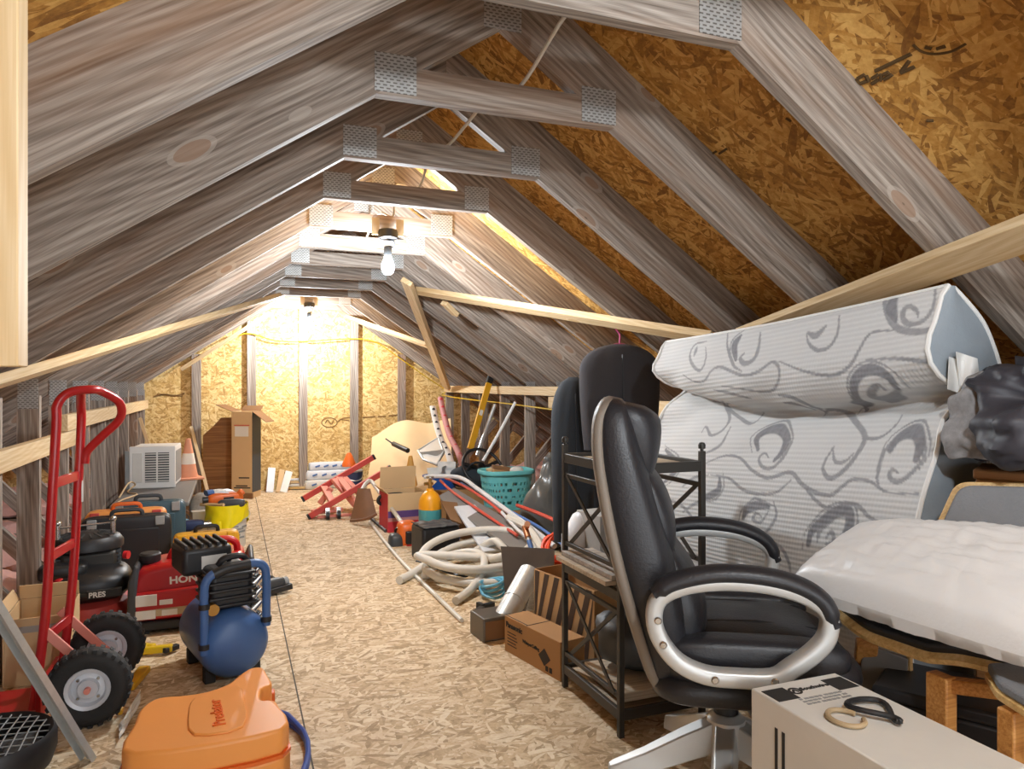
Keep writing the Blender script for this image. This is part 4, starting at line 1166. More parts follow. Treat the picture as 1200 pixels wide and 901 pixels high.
# loose boards lying on the middle tier, sticking out to the left
for k, (m_, dx, lb) in enumerate(((SHELFB, -.045, 'greyed loose shelf board on the middle tier of metal shelf, lower of two'), (GREYW, -.022, 'greyed loose shelf board on the middle tier of metal shelf, upper of two'))):
    z0 = .487 + k * .017
    b = obj('loose_board', MB().bx(SX0 + dx - .0, SX0 + .13 + dx, SY0 + .02, SY1 - .015, z0, z0 + .015), m_, label=lb, cat='board', group='loose boards on the metal shelf', bevel=.001)
obj('plank', MB().bx(1.20, 1.47, 2.07, 2.36, .0965, .128), SHELFB, label='thick pale plank lying on the bottom tier of the metal shelf', cat='board', bevel=.003)
obj('plank', MB().bx(1.56, 1.80, 2.0, 2.9, .0, .03).xf(Matrix.Translation((-.0, 0, 0))), GREYW, label='pale plank lying on the floor behind the metal shelf', cat='board') if False else None
gb = MB().sball((1.345, 2.26, .225), (.11, .14, .09), .7, 24, 12, lambda p: p * (1 + .22 * noise.noise(p * 12)))
obj('dark_bundle', gb, DKGREY, label='dark grey soft bundle stuffed in the lower bay of the metal shelf', cat='bundle', angle=70)
obj('pale_cloth', MB().sball((1.62, 2.10, .34), (.08, .12, .15), .8, 22, 12, lambda p: p * (1 + .2 * noise.noise(p * 10))), SHINGLE, label='pale blue white cloth bundle showing through behind the office chair back', cat='cloth', angle=70) if False else None

# --- office chair
CH = Vector((1.24, 1.60, 0))
t = thing('office_chair', 'high backed black leather office chair with silver loop arms facing right', 'office chair', CH, math.radians(-29.6))
def sec(cx, cz, th, wd, dirx, dirz, e=.55, n=40):
    r = []
    for k in range(n):
        a = 2 * PI * k / n
        c, s_ = math.cos(a), math.sin(a)
        q = math.copysign(abs(c) ** e, c) * th; y = math.copysign(abs(s_) ** e, s_) * wd
        r.append(Vector((cx + q * dirx, y, cz + q * dirz)))
    return r
bp = [(-.150, .37, .030, .17), (-.162, .43, .045, .215), (-.178, .52, .056, .235), (-.200, .62, .062, .245), (-.232, .74, .062, .245), (-.262, .86, .058, .235), (-.285, .96, .052, .22), (-.295, 1.04, .045, .20), (-.295, 1.085, .032, .175), (-.292, 1.103, .014, .13)]
cs = cr([Vector((a, 0, b)) for a, b, c, d in bp], 4)
ts = cr([Vector((c * 1.22, d, 0)) for a, b, c, d in bp], 4)
rg = []
for i, p in enumerate(cs):
    tn = (cs[min(i + 1, len(cs) - 1)] - cs[max(0, i - 1)]).normalized()
    rg.append(sec(p.x, p.z, ts[i].x, ts[i].y, tn.z, -tn.x))
bk = obj('backrest', MB().ring(rg), LEATH, t, angle=60)
def shellring(i, off, th):
    p = cs[i]; tn = (cs[min(i + 1, len(cs) - 1)] - cs[max(0, i - 1)]).normalized()
    nx, nz = tn.z, -tn.x
    return sec(p.x - nx * (ts[i].x + off), p.z - nz * (ts[i].x + off), th, ts[i].y * .99, nx, nz, .5)
obj('back_shell', MB().ring([shellring(i, -.014, .020) for i in range(0, len(cs))]), LEATHLIT, t, angle=60)  # beige of the lit rear edge is put into the shell colour
for y0 in (-.135, .135):     # seams and padded channels on the front of the back
    pts = []
    for i in range(2, len(cs) - 4):
        p = cs[i]; tn = (cs[i + 1] - cs[i - 1]).normalized()
        pts.append(Vector((p.x + tn.z * (ts[i].x * .97), y0 * (ts[i].y / .24), p.z - tn.x * ts[i].x * .97)))
    obj('seam_piping', MB().tube(pts, .006, 8), BLACKP, bk)
def padring(i, bulge, wd):
    p = cs[i]; tn = (cs[min(i + 1, len(cs) - 1)] - cs[max(0, i - 1)]).normalized()
    nx, nz = tn.z, -tn.x
    return sec(p.x + nx * (ts[i].x * .75), p.z + nz * (ts[i].x * .75), bulge, wd, nx, nz, .7)
def pad(name, i0, i1, mx, wd):
    rr = []
    for i in range(i0, i1 + 1):
        v = (i - i0) / (i1 - i0); k = max(.12, math.sin(PI * (.04 + .92 * v)) ** .6)
        rr.append(padring(i, mx * k, wd * (.75 + .25 * k)))
    obj(name, MB().ring(rr), LEATH, t, angle=60)
pad('headrest_pad', 21, 34, .078, .175)
pad('upper_back_pad', 14, 22, .05, .19)
pad('lumbar_pad', 4, 15, .075, .20)
obj('seat_base', MB().sball((.045, 0, .40), (.255, .255, .05), .35, 40, 12, e2=.6), LEATH, t, angle=60)
def seatf(p): return p + Vector((0, 0, .022 * max(0, (p.x / .27)) ** 2 * (-1 if p.x > .1 else 0) - .012 * math.exp(-(p.y / .12) ** 2)))
obj('seat_cushion', MB().sball((.05, 0, .455), (.252, .25, .062), .4, 44, 14, seatf, e2=.65), LEATH, t, angle=60)
obj('seat_pad', MB().sball((.045, 0, .50), (.185, .17, .038), .5, 36, 12, e2=.8), LEATH, t, angle=60)
for sy in (-1, 1):
    obj('seat_bolster', MB().sball((.04, sy * .205, .49), (.215, .05, .045), .6, 30, 12), LEATH, t, angle=60)
for y in (-.09, .09):
    obj('seat_seam', MB().tube([(-.12, y, .528), (.06, y, .535), (.21, y, .522)], .0035, 6), BLACKP, t)
def armring(y):
    out = [(-.19, .648), (-.205, .60), (-.19, .548), (-.15, .50), (-.09, .474), (-.02, .470), (.06, .474), (.10, .50), (.145, .535), (.176, .575), (.178, .625), (.14, .66), (.06, .684), (-.04, .69), (-.13, .678)]
    return cr([Vector((a, y, b)) for a, b in out], 4, True)
for sy in (-1, 1):
    y = sy * .30
    pts = armring(y)
    ar = obj('arm_loop', MB().tube(pts, 1.0, 14, closed=True, up=(0, 1, 0), asp=(.024, .0195), sq=.5), ALU, t, angle=50)
    pp = cr([Vector((-.205, y, .655)), Vector((-.16, y, .684)), Vector((-.07, y, .706)), Vector((.03, y, .705)), Vector((.11, y, .688)), Vector((.165, y, .655)), Vector((.192, y, .60))], 5)
    nn = len(pp)
    obj('arm_pad', MB().tube(pp, [.9 * (1 if 1 < i < nn - 2 else .75) for i in range(nn)], 14, up=(0, 1, 0), asp=(.038, .024)), LEATH, t, angle=60)
    for x, z in ((-.197, .60), (-.185, .545), (-.07, .472), (.06, .476)):
        obj('arm_bolt', MB().cyl((x, y + sy * .026, z), (x, y + sy * .0295, z), .009, .006, 14), CHROME, ar)
    obj('arm_bracket', MB().beam((-.05, y - sy * .02, .455), (-.05, sy * .16, .40), .09, .012), BLACKM, t, bevel=.002)
obj('tilt_plate', MB().bx(-.12, .16, -.11, .11, .325, .36), BLACKM, t, bevel=.008)
obj('tilt_lever', MB().tube([(.03, -.1, .335), (.05, -.24, .32), (.05, -.29, .305)], .006, 8), GREYP, t)
obj('gas_column', MB().cyl((0, 0, .1), (0, 0, .33), .027, .025, 20), BEIGE, t)
obj('column_shroud', MB().cyl((0, 0, .2), (0, 0, .29), .034, .03, 20), BLACKP, t)
hub = obj('base_hub', MB().lathe([(.0, .15), (.05, .15), (.055, .18), (.05, .245), (.035, .26), (.0, .26)], 24), ALU, t)
for k in range(5):
    a = math.radians(115 + 72 * k)
    e = Vector((math.cos(a), math.sin(a), 0)); s_ = Vector((-e.y, e.x, 0))
    sec_ = lambda r, wd, z0, z1: [e * r + s_ * wd + Vector((0, 0, z0)), e * r + s_ * wd * .7 + Vector((0, 0, z1)), e * r - s_ * wd * .7 + Vector((0, 0, z1)), e * r - s_ * wd + Vector((0, 0, z0))]
    obj('base_leg', MB().ring([sec_(.03, .036, .165, .245), sec_(.12, .033, .135, .205), sec_(.22, .028, .10, .155), sec_(.30, .024, .08, .122), sec_(.315, .016, .085, .115)]), ALU, t, bevel=.004)
    cst = obj('caster', MB().lathe([(.012, -.026), (.024, -.025), (.027, -.02), (.027, -.006), (.02, -.003), (.02, .003), (.027, .006), (.027, .02), (.024, .025), (.012, .026)], 22, Matrix.Translation(e * .295 + Vector((0, 0, .028))) @ Matrix.Rotation(a + .5, 4, 'Z') @ Matrix.Rotation(PI / 2, 4, 'X')), BLACKP, t)
    obj('caster_hood', MB().tube(cr([e * .295 + Vector((math.cos(a + .5) * .034 * math.cos(q), math.sin(a + .5) * .034 * math.cos(q), .03 + .034 * math.sin(q))) for q in (.1, .8, 1.57, 2.3, 3.0)], 3), 1.0, 8, up=(0, 0, 1), asp=(.004, .014)), BEIGE, cst)

# --- white wire carton in front
A = P(887, 812, 1.50); B = P(971, 786, 1.612)
ex = Vector((B.x - A.x, B.y - A.y, 0)); wbox = ex.length; ex.normalize(); ey = Vector((ex.y, -ex.x, 0))     # ey towards the camera-right
LB = .42
if ey.dot(Vector((.3, -.9, 0))) < 0: ey = -ey
dirl = (P(1100, 851, 1.36) - B); dirl.z = 0; dirl.normalize()
ey = dirl
ox = (A + B) / 2 + ey * LB / 2
rz = math.atan2(ey.y, ey.x) - PI / 2
TOPZ = .502
t = thing('wire_carton', 'white printed wire carton with two black corner bars in front of office chair', 'box', (ox.x, ox.y, 0), rz + PI)
# local axes: x = short side (from A to B), y = towards the chair
obj('carton_body', MB().bx(-wbox / 2, wbox / 2, -LB / 2, LB / 2, 0, TOPZ), WHITED, t, bevel=.003)
for x0 in (-wbox / 2 + .008, wbox / 2 - .062):
    obj('black_bar', MB().bx(x0, x0 + .054, LB / 2 - .075, LB / 2 - .022, TOPZ + .0002, TOPZ + .001), INK, t)
def lt(txt, x, y, s, b=0.0): lettering(txt, s, INK, t, Matrix.Translation((x, y, TOPZ + .0005)), depth=.0004, bold=b)
lt('Southwire', -.022, LB / 2 - .048, .0175, .0006)
obj('logo_ring', MB().tube([(-.038 + .0125 * math.cos(a), LB / 2 - .045 + .0125 * math.sin(a), TOPZ + .0007) for a in np.linspace(0, 2 * PI, 22)[:-1]], .003, 6, closed=True, asp=(.25, 1)), INK, t)
obj('logo_swoosh', MB().tube(cr([(-.046, LB / 2 - .05, TOPZ + .0007), (-.038, LB / 2 - .04, TOPZ + .0007), (-.032, LB / 2 - .05, TOPZ + .0007)], 5), .003, 6, asp=(.25, 1)), INK, t)
for k in range(3):
    n_ = 9
    for i in range(n_):
        x0 = -.06 + i * .0128; ww = .0105 if (i * 7 + k * 3) % 4 else .007
        obj('print_line', MB().bx(x0, x0 + ww, LB / 2 - .084 - k * .011, LB / 2 - .078 - k * .011, TOPZ + .0002, TOPZ + .0008), GREYP, t)
for k in range(2):
    obj('side_print', MB().bx(-wbox / 2 - .001, -wbox / 2 - .0002, LB / 2 - .08 - k * .02, LB / 2 - .072 - k * .02, TOPZ - .14 + k * .01, TOPZ - .05), INK, t)
ptm = Vector((ox.x, ox.y, TOPZ))
def onb(x, y, z): return wm(t) @ Vector((x, y, z))
pts = [onb(.03 + .03 * math.cos(a) + .02 * math.sin(2 * a), LB / 2 - .19 + .05 * math.sin(a), TOPZ + .0075 + .006 * (math.sin(a * .5) ** 2)) for a in np.linspace(0, 4 * PI, 40)]
obj('charger_cable', MB().tube(pts, .0055, 8), BLACKP, label='short looped black cord lying on the white wire carton', cat='cable')
pts = [onb(-.045 + .03 * math.cos(a), LB / 2 - .185 + .035 * math.sin(a), TOPZ + .006) for a in np.linspace(.2, 2 * PI - .5, 22)]
obj('cable_loop', MB().tube(pts, .005, 8), BEIGE, label='small tan cord loop lying on the white wire carton', cat='cable')

# --- lounge chairs, pillow, cabinet and clothes on the right edge
t = thing('wooden_cabinet', 'brown wooden cabinet at the right edge carrying the clothes heap', 'cabinet', (1.972, 1.090, 0), -PI / 3)
obj('cabinet_body', MB().bx(-.27, .27, -.09, .09, 0, .90), PLYB, t, bevel=.004)
obj('cabinet_top', MB().bx(-.275, .28, -.095, .095, .901, .925), PLYB, t, bevel=.004)
def heap(name, label, m, c, r, seed, amp=.35):
    f = lambda p: Vector((p.x, p.y, max(-r[2] * .55, p.z))) * (1 + amp * noise.noise(p * (1.1 / max(r)) * 2.2 + Vector((seed, 0, 0))) + amp * .5 * (1 - 2.4 * abs(noise.noise(Vector((p.x * 9 + p.z * 7, p.y * 9 - p.z * 6, (p.x + p.y + p.z) * 4 + seed))))) + amp * .3 * (1 - 2 * abs(noise.noise(Vector((p.x * 22, p.y * 22 + p.x * 9, p.z * 26 + seed))))))
    return obj(name, MB().sball(c, r, .9, 96, 52, f), m, label=label, cat='clothes', angle=75)
heap('dark_jacket', 'dark satin jacket heaped on the wooden cabinet at the right edge', HEAP, (1.975, 1.13, 1.05), (.24, .20, .155), 3)
heap('grey_garment', 'small grey patterned garment crumpled between mattress and dark jacket', GKNIT, (1.80, 1.30, 1.03), (.06, .06, .11), 8)
obj('dark_hat', MB().sball((1.75, .98, .97), (.07, .08, .07), .9, 24, 14, lambda p: p * (1 + .15 * noise.noise(p * 20))), BGAR2, label='dark knitted cap hanging over the cabinet edge below the jacket', cat='hat', angle=70) if False else None

def slab(name, pts, th, m, parent, n=None, **k):     # rounded quad slab from world corner points
    c = [Vector(p) for p in pts]
    nn = (c[1] - c[0]).cross(c[-1] - c[0]).normalized()
    mb = MB()
    o = len(c)
    vs = c + [p - nn * th for p in c]
    mb.add(vs, [tuple(range(o)), tuple(reversed(range(o, 2 * o)))] + [(i, (i + 1) % o, o + (i + 1) % o, o + i) for i in range(o)])
    return obj(name, mb, m, parent, W=True, **k)
def rounded(c, r=.2, n=5):             # round the corners of a planar polygon
    out = []
    N = len(c)
    for i in range(N):
        p, a, b = Vector(c[i]), Vector(c[i - 1]), Vector(c[(i + 1) % N])
        q0, q1 = p.lerp(a, r), p.lerp(b, r)
        for k in range(n + 1):
            t_ = k / n
            out.append(q0 * (1 - t_) ** 2 + p * 2 * t_ * (1 - t_) + q1 * t_ ** 2)
    return out
# first lounge chair: grey back board with birch edge, seat board under the pillow
t = thing('lounge_chair', 'bentwood lounge chair with grey fabric back board under the white pillow', 'lounge chair', (1.55, 1.05, 0))
bc_ = [P(1126, 571, 1.78), P(1262, 575, 1.64), P(1262, 690, 1.60), P(1085, 660, 1.74)]
slab('back_pad', rounded(bc_, .14), .02, GFAB, t, bevel=.006)
off = Vector((.018, .022, 0))
slab('back_board', rounded([p + off + Vector((0, 0, .004)) + (p - (bc_[0] + bc_[2]) / 2) * .018 for p in bc_], .14), .014, BIRCH, t, bevel=.002)
sc_ = [P(955, 702, 1.86), P(1010, 745, 1.70), P(1085, 772, 1.58), P(1122, 774, 1.54), P(1240, 800, 1.45), P(1240, 720, 1.52), P(1060, 672, 1.82)]
slab('seat_board', rounded(sc_, .18), .014, BIRCH, t)
cen = sum(sc_, Vector()) / len(sc_)
slab('seat_pad', rounded([p.lerp(cen, .05) + Vector((0, 0, .026)) for p in sc_], .18), .024, BLACKP, t, bevel=.006)
for px, py, Z in ((1103, 790, 1.555), (1236, 806, 1.44)):
    q = P(px, py, Z)
    obj('leg', MB().beam((q.x, q.y, 0), (q.x, q.y, q.z), .05, .034, up=(1, 0, 0)), WALN, t, W=True, bevel=.004)
q = P(1103, 790, 1.555); q2 = P(1060, 775, 1.75)
obj('under_rail', MB().beam((q.x, q.y, q.z - .02), (P(1236, 806, 1.44).x, P(1236, 806, 1.44).y, P(1236, 806, 1.44).z - .02), .03, .03), WALN, t, W=True, bevel=.003)
t = thing('footstool', 'grey padded bentwood footstool partly in view at the lower right edge', 'footstool', P(1200, 830, 1.42) * Vector((1, 1, 0)) if False else (P(1215, 830, 1.40).x, P(1215, 830, 1.40).y, 0))
fc = [P(1152, 786, 1.46), P(1168, 812, 1.38), P(1212, 840, 1.28), P(1290, 850, 1.22), P(1290, 792, 1.42)]
slab('seat_board', rounded(fc, .15), .012, BIRCH, t)
cen = sum(fc, Vector()) / len(fc)
slab('seat_pad', rounded([p.lerp(cen, .06) + Vector((0, 0, .022)) for p in fc], .15), .02, GFAB, t, bevel=.005)
for px, py, Z in ((1185, 830, 1.36), (1275, 840, 1.25)):
    q = P(px, py, Z)
    obj('leg', MB().beam((q.x, q.y, 0), (q.x, q.y, q.z), .034, .034, up=(1, 0, 0)), WALN, t, W=True, bevel=.004)
t = thing('bent_panel', 'loose grey brown bent panel with beech edge standing under the lounge seat', 'chair part', (P(1035, 850, 1.85).x, P(1035, 850, 1.85).y, 0))
pc = [P(1012, 752, 1.84), P(1064, 770, 1.80), P(1062, 800, 1.80), P(1040, 838, 1.82), P(1004, 900, 1.85), P(995, 870, 1.87)]
slab('panel', [Vector(p) for p in pc], .014, GREYB, t, bevel=.002)
obj('beech_edge', MB().tube(cr([P(1066, 768, 1.795), P(1064, 800, 1.795), P(1042, 840, 1.815), P(1006, 904, 1.845)], 5), .007, 8), BIRCH, t, W=True)
obj('beech_leg', MB().beam(P(1016, 752, 1.82), G(1000, 915), .05, .03), WALN, t, W=True, bevel=.004)
# white pillow
A, B, C, D = P(926, 684, 1.86), P(1012, 622, 1.90), P(1262, 640, 1.47), P(1240, 782, 1.28)
E_ = P(988, 716, 1.76)
def pil(sg):
    def f(u, v):
        a = A.lerp(D, u); b = B.lerp(C, u)
        p = a.lerp(b, v)
        ed = (max(0.0, 16 * u * (1 - u) * v * (1 - v))) ** .22
        wr_ = noise.noise(Vector((u * 6, v * 22, sg))) * .007 + noise.noise(Vector((u * 26, v * 4, sg + 3))) * .006
        return p + Vector((-.04, -.02, 1 if sg > 0 else -1.0)) * ((.07 if sg > 0 else .05) * ed) + Vector((0, 0, wr_ * ed))
    return f
pm = MB().sheet(pil(1), 56, 40)
pm.sheet(pil(-1), 56, 40)
obj('pillow', pm, PILLOW, label='large white plastic wrapped pillow lying on the lounge chair', cat='pillow', angle=80)

t = thing('shade_filler', 'black storage bin standing on the floor under the lounge chair', 'storage bin', (1.575, 1.215, 0), -PI / 3)  # added dark block that puts the shade under the lounge seat
obj('filler_body', MB().ring([[(-.12, -.09, 0), (.12, -.09, 0), (.12, .09, 0), (-.12, .09, 0)], [(-.135, -.105, .40), (.135, -.105, .40), (.135, .105, .40), (-.135, .105, .40)]]), BLACKP, t, bevel=.01)
obj('filler_cap', MB().bx(-.14, .14, -.11, .11, .40, .43), BLACKP, t, bevel=.008)
# ------------------------------------------------------------------ heap along the right side
def rope(name, pts, r, m, label, cat, n=6, k=8, **kw):
    return obj(name, MB().tube(cr(pts, n), r, k), m, label=label, cat=cat, **kw)

# fan carton and striped carton beside the shelf
t = carton('fan_carton', 'brown closed carton with printed side lying at the foot of the metal shelf', (1.192, 2.715, 0), .12, .395, .15, .208, CARD, closed=True)
LF = lambda w_, y, z: frame((0, -1, 0), (0, 0, 1), (-w_ / 2 - .0012, y, z))
obj('top_seam', MB().bx(-.06, .06, .03, .034, .1502, .1512), DARKIN, t)
obj('edge_seam', MB().bx(-.055, -.051, .03, .197, .1502, .1512), DARKIN, t)
lettering('Panasonic', .031, INK, t, LF(.12, .185, .108), bold=.0012)
for k in range(5):
    obj('print_line', MB().bx(-.0612, -.0604, .11 - .006 * (k % 3), .175, .085 - k * .013, .089 - k * .013), DARKIN, t)
lettering('WhisperCeiling', .019, INK, t, LF(.12, .06, .075), bold=.0006)
dm = MB(); fm = LF(.12, -.095, .062)
dm.prism([(0, -.035), (.04, 0), (0, .035), (-.04, 0)], fm, 0, .0006)
obj('printed_diamond', dm, DARKIN, t)
for k in range(2):
    obj('care_mark', MB().bx(-.0612, -.0604, -.12 - k * .025, -.102 - k * .025, .012, .032), INK, t)
t = carton('striped_carton', 'open carton with diagonal brown stripes on its side, behind the shelf post', (1.398, 2.775, 0), .2, .42, .32, .208, CARD, [('R', .08, .6)])
sm = mat('stripe_print', '57483e', .85)
obj('print_ground', MB().bx(-.1012, -.1004, -.208, .208, .003, .318), TAN, t)
for k in range(7):
    y0 = .20 - k * .072
    pl = [(y0, .316), (y0 - .034, .316), (y0 - .034 + .10, .01), (y0 + .10, .01)]
    pl = [(max(-.207, min(.207, a)), b) for a, b in pl]
    vs = [(x, y, z) for x in (-.1022, -.1012) for y, z in pl]
    obj('stripe', MB().add(vs, [(0, 1, 2, 3), (7, 6, 5, 4)] + [(i, (i + 1) % 4, 4 + (i + 1) % 4, 4 + i) for i in range(4)]), sm, t)
# duct boot, steel panel, cable, scraps
bp_ = G(581, 749)
t = thing('duct_boot', 'galvanised round duct on a dark rectangular boot lying left of the brown carton', 'duct', (bp_.x, bp_.y + .05, 0), .1)
obj('boot', MB().bx(-.075, .075, -.07, .08, 0, .105), mat('dull_dark_steel', '6b665f', .4, .6, var=.25, scale=12), t, bevel=.006)
obj('boot_opening', MB().bx(-.065, .065, -.0715, -.0695, .01, .09), CARDD, t)
A, B = P(592, 724, 3.30), P(621, 671, 3.52)
dd = (B - A).normalized()
obj('round_pipe', MB().tube([A - dd * .03, A, A + dd * .10, A + dd * .102, A + dd * .108, A + dd * .11, B], [.052, .054, .054, .057, .057, .054, .054], 28), STEELG, t, W=True)
A, B = P(624, 722, 3.45), P(634, 684, 3.6)
obj('flexible_duct', MB().tube([A.lerp(B, i / 24) for i in range(25)], [.034 + .004 * (i % 2) for i in range(25)], 18), STEELG, label='small silver corrugated duct standing beside the round duct', cat='duct')
pn = [P(587, 640, 3.72), P(650, 643, 3.62), P(648, 716, 3.55), P(594, 716, 3.62)]
slab('metal_sheet', pn, .004, mat('brushed_dark_steel', '77726d', .38, .6, var=.2, scale=5), None, label='flat dark steel panel standing behind the round duct', cat='metal panel')
c = G(578, 700)
pts = [(c.x + .06 * math.cos(a) * (1 + .12 * math.sin(a * 2.3)), c.y + .09 * math.sin(a), .012 + a * .0022 + .02 * (1 + math.sin(a * 1.1))) for a in np.linspace(0, 9 * PI, 100)]
obj('blue_cable', MB().tube(pts, .008, 6), SKYC, label='pale blue cable coil on the floor left of the steel panel', cat='cable')
for k, (px, py, rz_k, m_, lb) in enumerate(((569, 712, .3, BLACKP, 'small black plastic scrap lying by the pale blue cable'), (577, 725, 1.1, CARDD, 'small brown cardboard scrap lying by the duct boot'), (560, 722, .8, BLACKM, 'thin black bracket scrap left of duct boot'))):
    c = G(px, py)
    obj('scrap', MB().bx(-.05, .05, -.014, .014, 0, .02 + .008 * k).bx(-.05, -.03, -.04, .014, .0, .035).xf(Matrix.Translation(c) @ Matrix.Rotation(rz_k, 4, 'Z')), m_, label=lb, cat='scrap', bevel=.002)
rope('copper_pole', [P(616, 622, 4.05), P(620, 636, 3.98), P(634, 668, 3.80)], .0095, ALU, 'silver tube with copper end leaning into the striped carton', 'tube') if False else None
t = thing('shower_arm', 'silver tube with a copper fitting leaning behind the striped carton', 'tube', (P(634, 720, 3.7).x, P(634, 720, 3.7).y, 0))
A, B = P(617, 624, 3.95), P(637, 690, 3.72)
obj('tube', MB().tube([A, B], .0105, 10), ALU, t, W=True)
obj('copper_fitting', MB().tube([A + (A - B).normalized() * .04, A - (A - B).normalized() * .03], .017, 12), COPPER, t, W=True)
obj('elbow', MB().tube(cr([A + Vector((0, 0, .03)), A + Vector((.0, -.01, .05)), A + Vector((-.01, -.04, .055))], 4), .016, 10), COPPER, t, W=True)
obj('blue_sleeve', MB().tube([A.lerp(B, .15), A.lerp(B, .45)], .0135, 10), BLUEPR, t, W=True)

# conduit coil on the floor
c = G(570, 676)
def loop(cx, cy, rx, ry, z0, z1, a0, a1, n, rot=0.0, tz=0.0):
    out = []
    for i in range(n):
        q = i / (n - 1); a = a0 + (a1 - a0) * q
        x, y = rx * math.cos(a), ry * math.sin(a)
        out.append(Vector((cx + x * math.cos(rot) - y * math.sin(rot), cy + x * math.sin(rot) + y * math.cos(rot), z0 + (z1 - z0) * q + tz * (1 + math.sin(a + .7)))))
    return out
cp = [G(468, 680, .024), G(490, 668, .03), P(520, 646, 4.4)]
for k_, (dx, dy, rx, ry, tz) in enumerate(((0, 0, .36, .34, .02), (.05, .03, .33, .31, .035), (-.03, .02, .37, .30, .05))):
    cp += loop(c.x + dx, c.y + dy, rx, ry, .03 + .035 * k_, .065 + .035 * k_, 2.6 if k_ else 2.9, 2.6 - 2 * PI + .15, 22, .2 + .12 * k_, tz)
cp += [P(610, 655, 4.1), P(600, 650, 4.0), P(575, 655, 4.05)]
obj('conduit_coil', MB().tube(cr(cp, 3), .0235, 10), CONDUIT, label='thick white conduit loosely coiled on the floor, one end toward the left', cat='conduit', angle=70)
cp = [G(534, 704, .024), P(552, 690, 3.88), P(566, 668, 4.0), P(566, 652, 4.12), P(553, 647, 4.22), P(533, 649, 4.35), P(508, 657, 4.45), P(494, 664, 4.5)]
obj('conduit_piece', MB().tube(cr(cp, 6), .0225, 10), CONDUIT, label='thick white conduit piece arching forward over the coil, end lying on floor', cat='conduit', angle=70)
cp = [P(545, 690, 4.05), P(580, 676, 4.0), P(605, 655, 4.1), P(622, 640, 4.3)]
obj('conduit_piece', MB().tube(cr(cp, 6), .0225, 10), CONDUIT, label='short straight white conduit piece at the coil front right', cat='conduit', angle=70)
cp = [P(557, 646, 4.5), P(578, 634, 4.45), P(588, 640, 4.35), P(600, 655, 4.3), P(604, 668, 4.3)]
obj('conduit_piece', MB().tube(cr(cp, 6), .023, 10), CONDUIT, label='bent white conduit piece arching at the back of coil', cat='conduit', angle=70)
rope('black_strap', [P(492, 659, 4.44), P(505, 660, 4.38), P(520, 666, 4.27), P(545, 674, 4.1)], .011, BLACKP, 'black cable ties and strap lying across the white conduit', 'strap', asp=None) if False else None
obj('black_strap', MB().tube(cr([P(490, 657, 4.40), P(505, 660, 4.32), P(520, 668, 4.2), P(546, 675, 4.02)], 6), 1.0, 8, asp=(.008, .022)), BLACKP, label='black strap lying across the white conduit', cat='strap')
rope('light_pole', [G(433, 611, .011), G(468, 655, .011), G(541, 727, .011)], .0115, CONDUIT, 'long thin pale pole lying on the floor along the heap', 'pole', n=4)

# black box, gas cylinder, trimmer, printed carton
bq = G(516, 659)
t = thing('black_case', 'square black plastic case with a hole in front of the teal and yellow cylinder', 'case', (bq.x, bq.y + .12, 0), .12)
obj('case_body', MB().bx(-.13, .13, -.11, .11, 0, .225), BLACKP, t, bevel=.02, seg=3)
obj('case_ring', MB().tube([(.022 * math.cos(a), -.112, .15 + .022 * math.sin(a)) for a in np.linspace(0, 2 * PI, 20)[:-1]], .005, 6, closed=True), DKGREY, t)
obj('grey_top_wrap', MB().sheet(lambda u, v: Vector((-.125 + .25 * u, -.118 + .235 * v, .229 + .012 * noise.noise(Vector((u * 5, v * 5, 1))))), 16, 14, .003), DKGREY, t)
obj('blue_wrap', MB().sheet(lambda u, v: Vector((.134 + .008 * math.sin(v * 9), -.10 + .12 * u,   .06 + .12 * v)), 8, 8, .003), BLUE2, t)
gq = G(504, 634)
t = thing('gas_cylinder', 'small gas cylinder with yellow shoulder and teal body behind the black case', 'gas cylinder', gq)
obj('cylinder_body', MB().lathe([(.0, 0), (.076, .0), (.083, .01), (.083, .236)], 30), TEALP, t)
obj('cylinder_shoulder', MB().lathe([(.0832, .236), (.0832, .27), (.078, .305), (.062, .338), (.04, .36), (.028, .368), (.026, .385), (.0, .386)], 30), YELT, t)
obj('valve', MB().lathe([(.016, .385), (.016, .41), (.024, .412), (.024, .43), (.012, .432), (.012, .455), (.0, .456)], 16), BRASS, t)
obj('valve_outlet', MB().cyl((0, 0, .42), (-.045, -.01, .42), .012, n=12), BRASS, t)
obj('valve_wheel', MB().lathe([(.0, .455), (.028, .455), (.03, .462), (.028, .472), (.0, .474)], 14), CHROME, t)
pq = G(476, 623)
t = carton('printed_carton', 'open carton with red and purple printed bottom, brown flaps standing up', (pq.x, pq.y + .14, 0), .30, .27, .30, .06, TAN, [('B', .18, -.12), ('R', .12, .9), ('L', .06, .8)])
for z0, z1, m_ in ((.004, .085, REDPR), (.087, .112, PINKB), (.113, .165, PURPLE)):
    obj('print_band', MB().bx(-.151, .151, -.1365, -.1352, z0, z1), m_, t)
obj('side_print', MB().bx(-.1515, -.1503, -.13, .13, .004, .295), REDPR, t)
t = thing('string_trimmer', 'string trimmer with orange engine, pale shaft and brown guard lying on floor', 'string trimmer', G(478, 640))
eq = P(477, 626, 5.18)
obj('engine_cover', MB().sball(eq, (.075, .085, .10), .6, 24, 14), ORAD, t, W=True)
obj('fuel_tank', MB().sball(eq + Vector((-.09, -.03, -.05)), (.05, .06, .07), .6, 20, 12), DKGREY, t, W=True)
obj('air_box', MB().bx(eq.x - .03, eq.x + .04, eq.y - .11, eq.y - .07, eq.z - .05, eq.z + .04), BLACKP, t, W=True, bevel=.008)
obj('pull_start', MB().cyl(eq + Vector((.01, -.08, -.06)), eq + Vector((.01, -.1, -.06)), .035), REDP, t, W=True)
A, B = P(472, 614, 5.22), P(437, 566, 6.2)
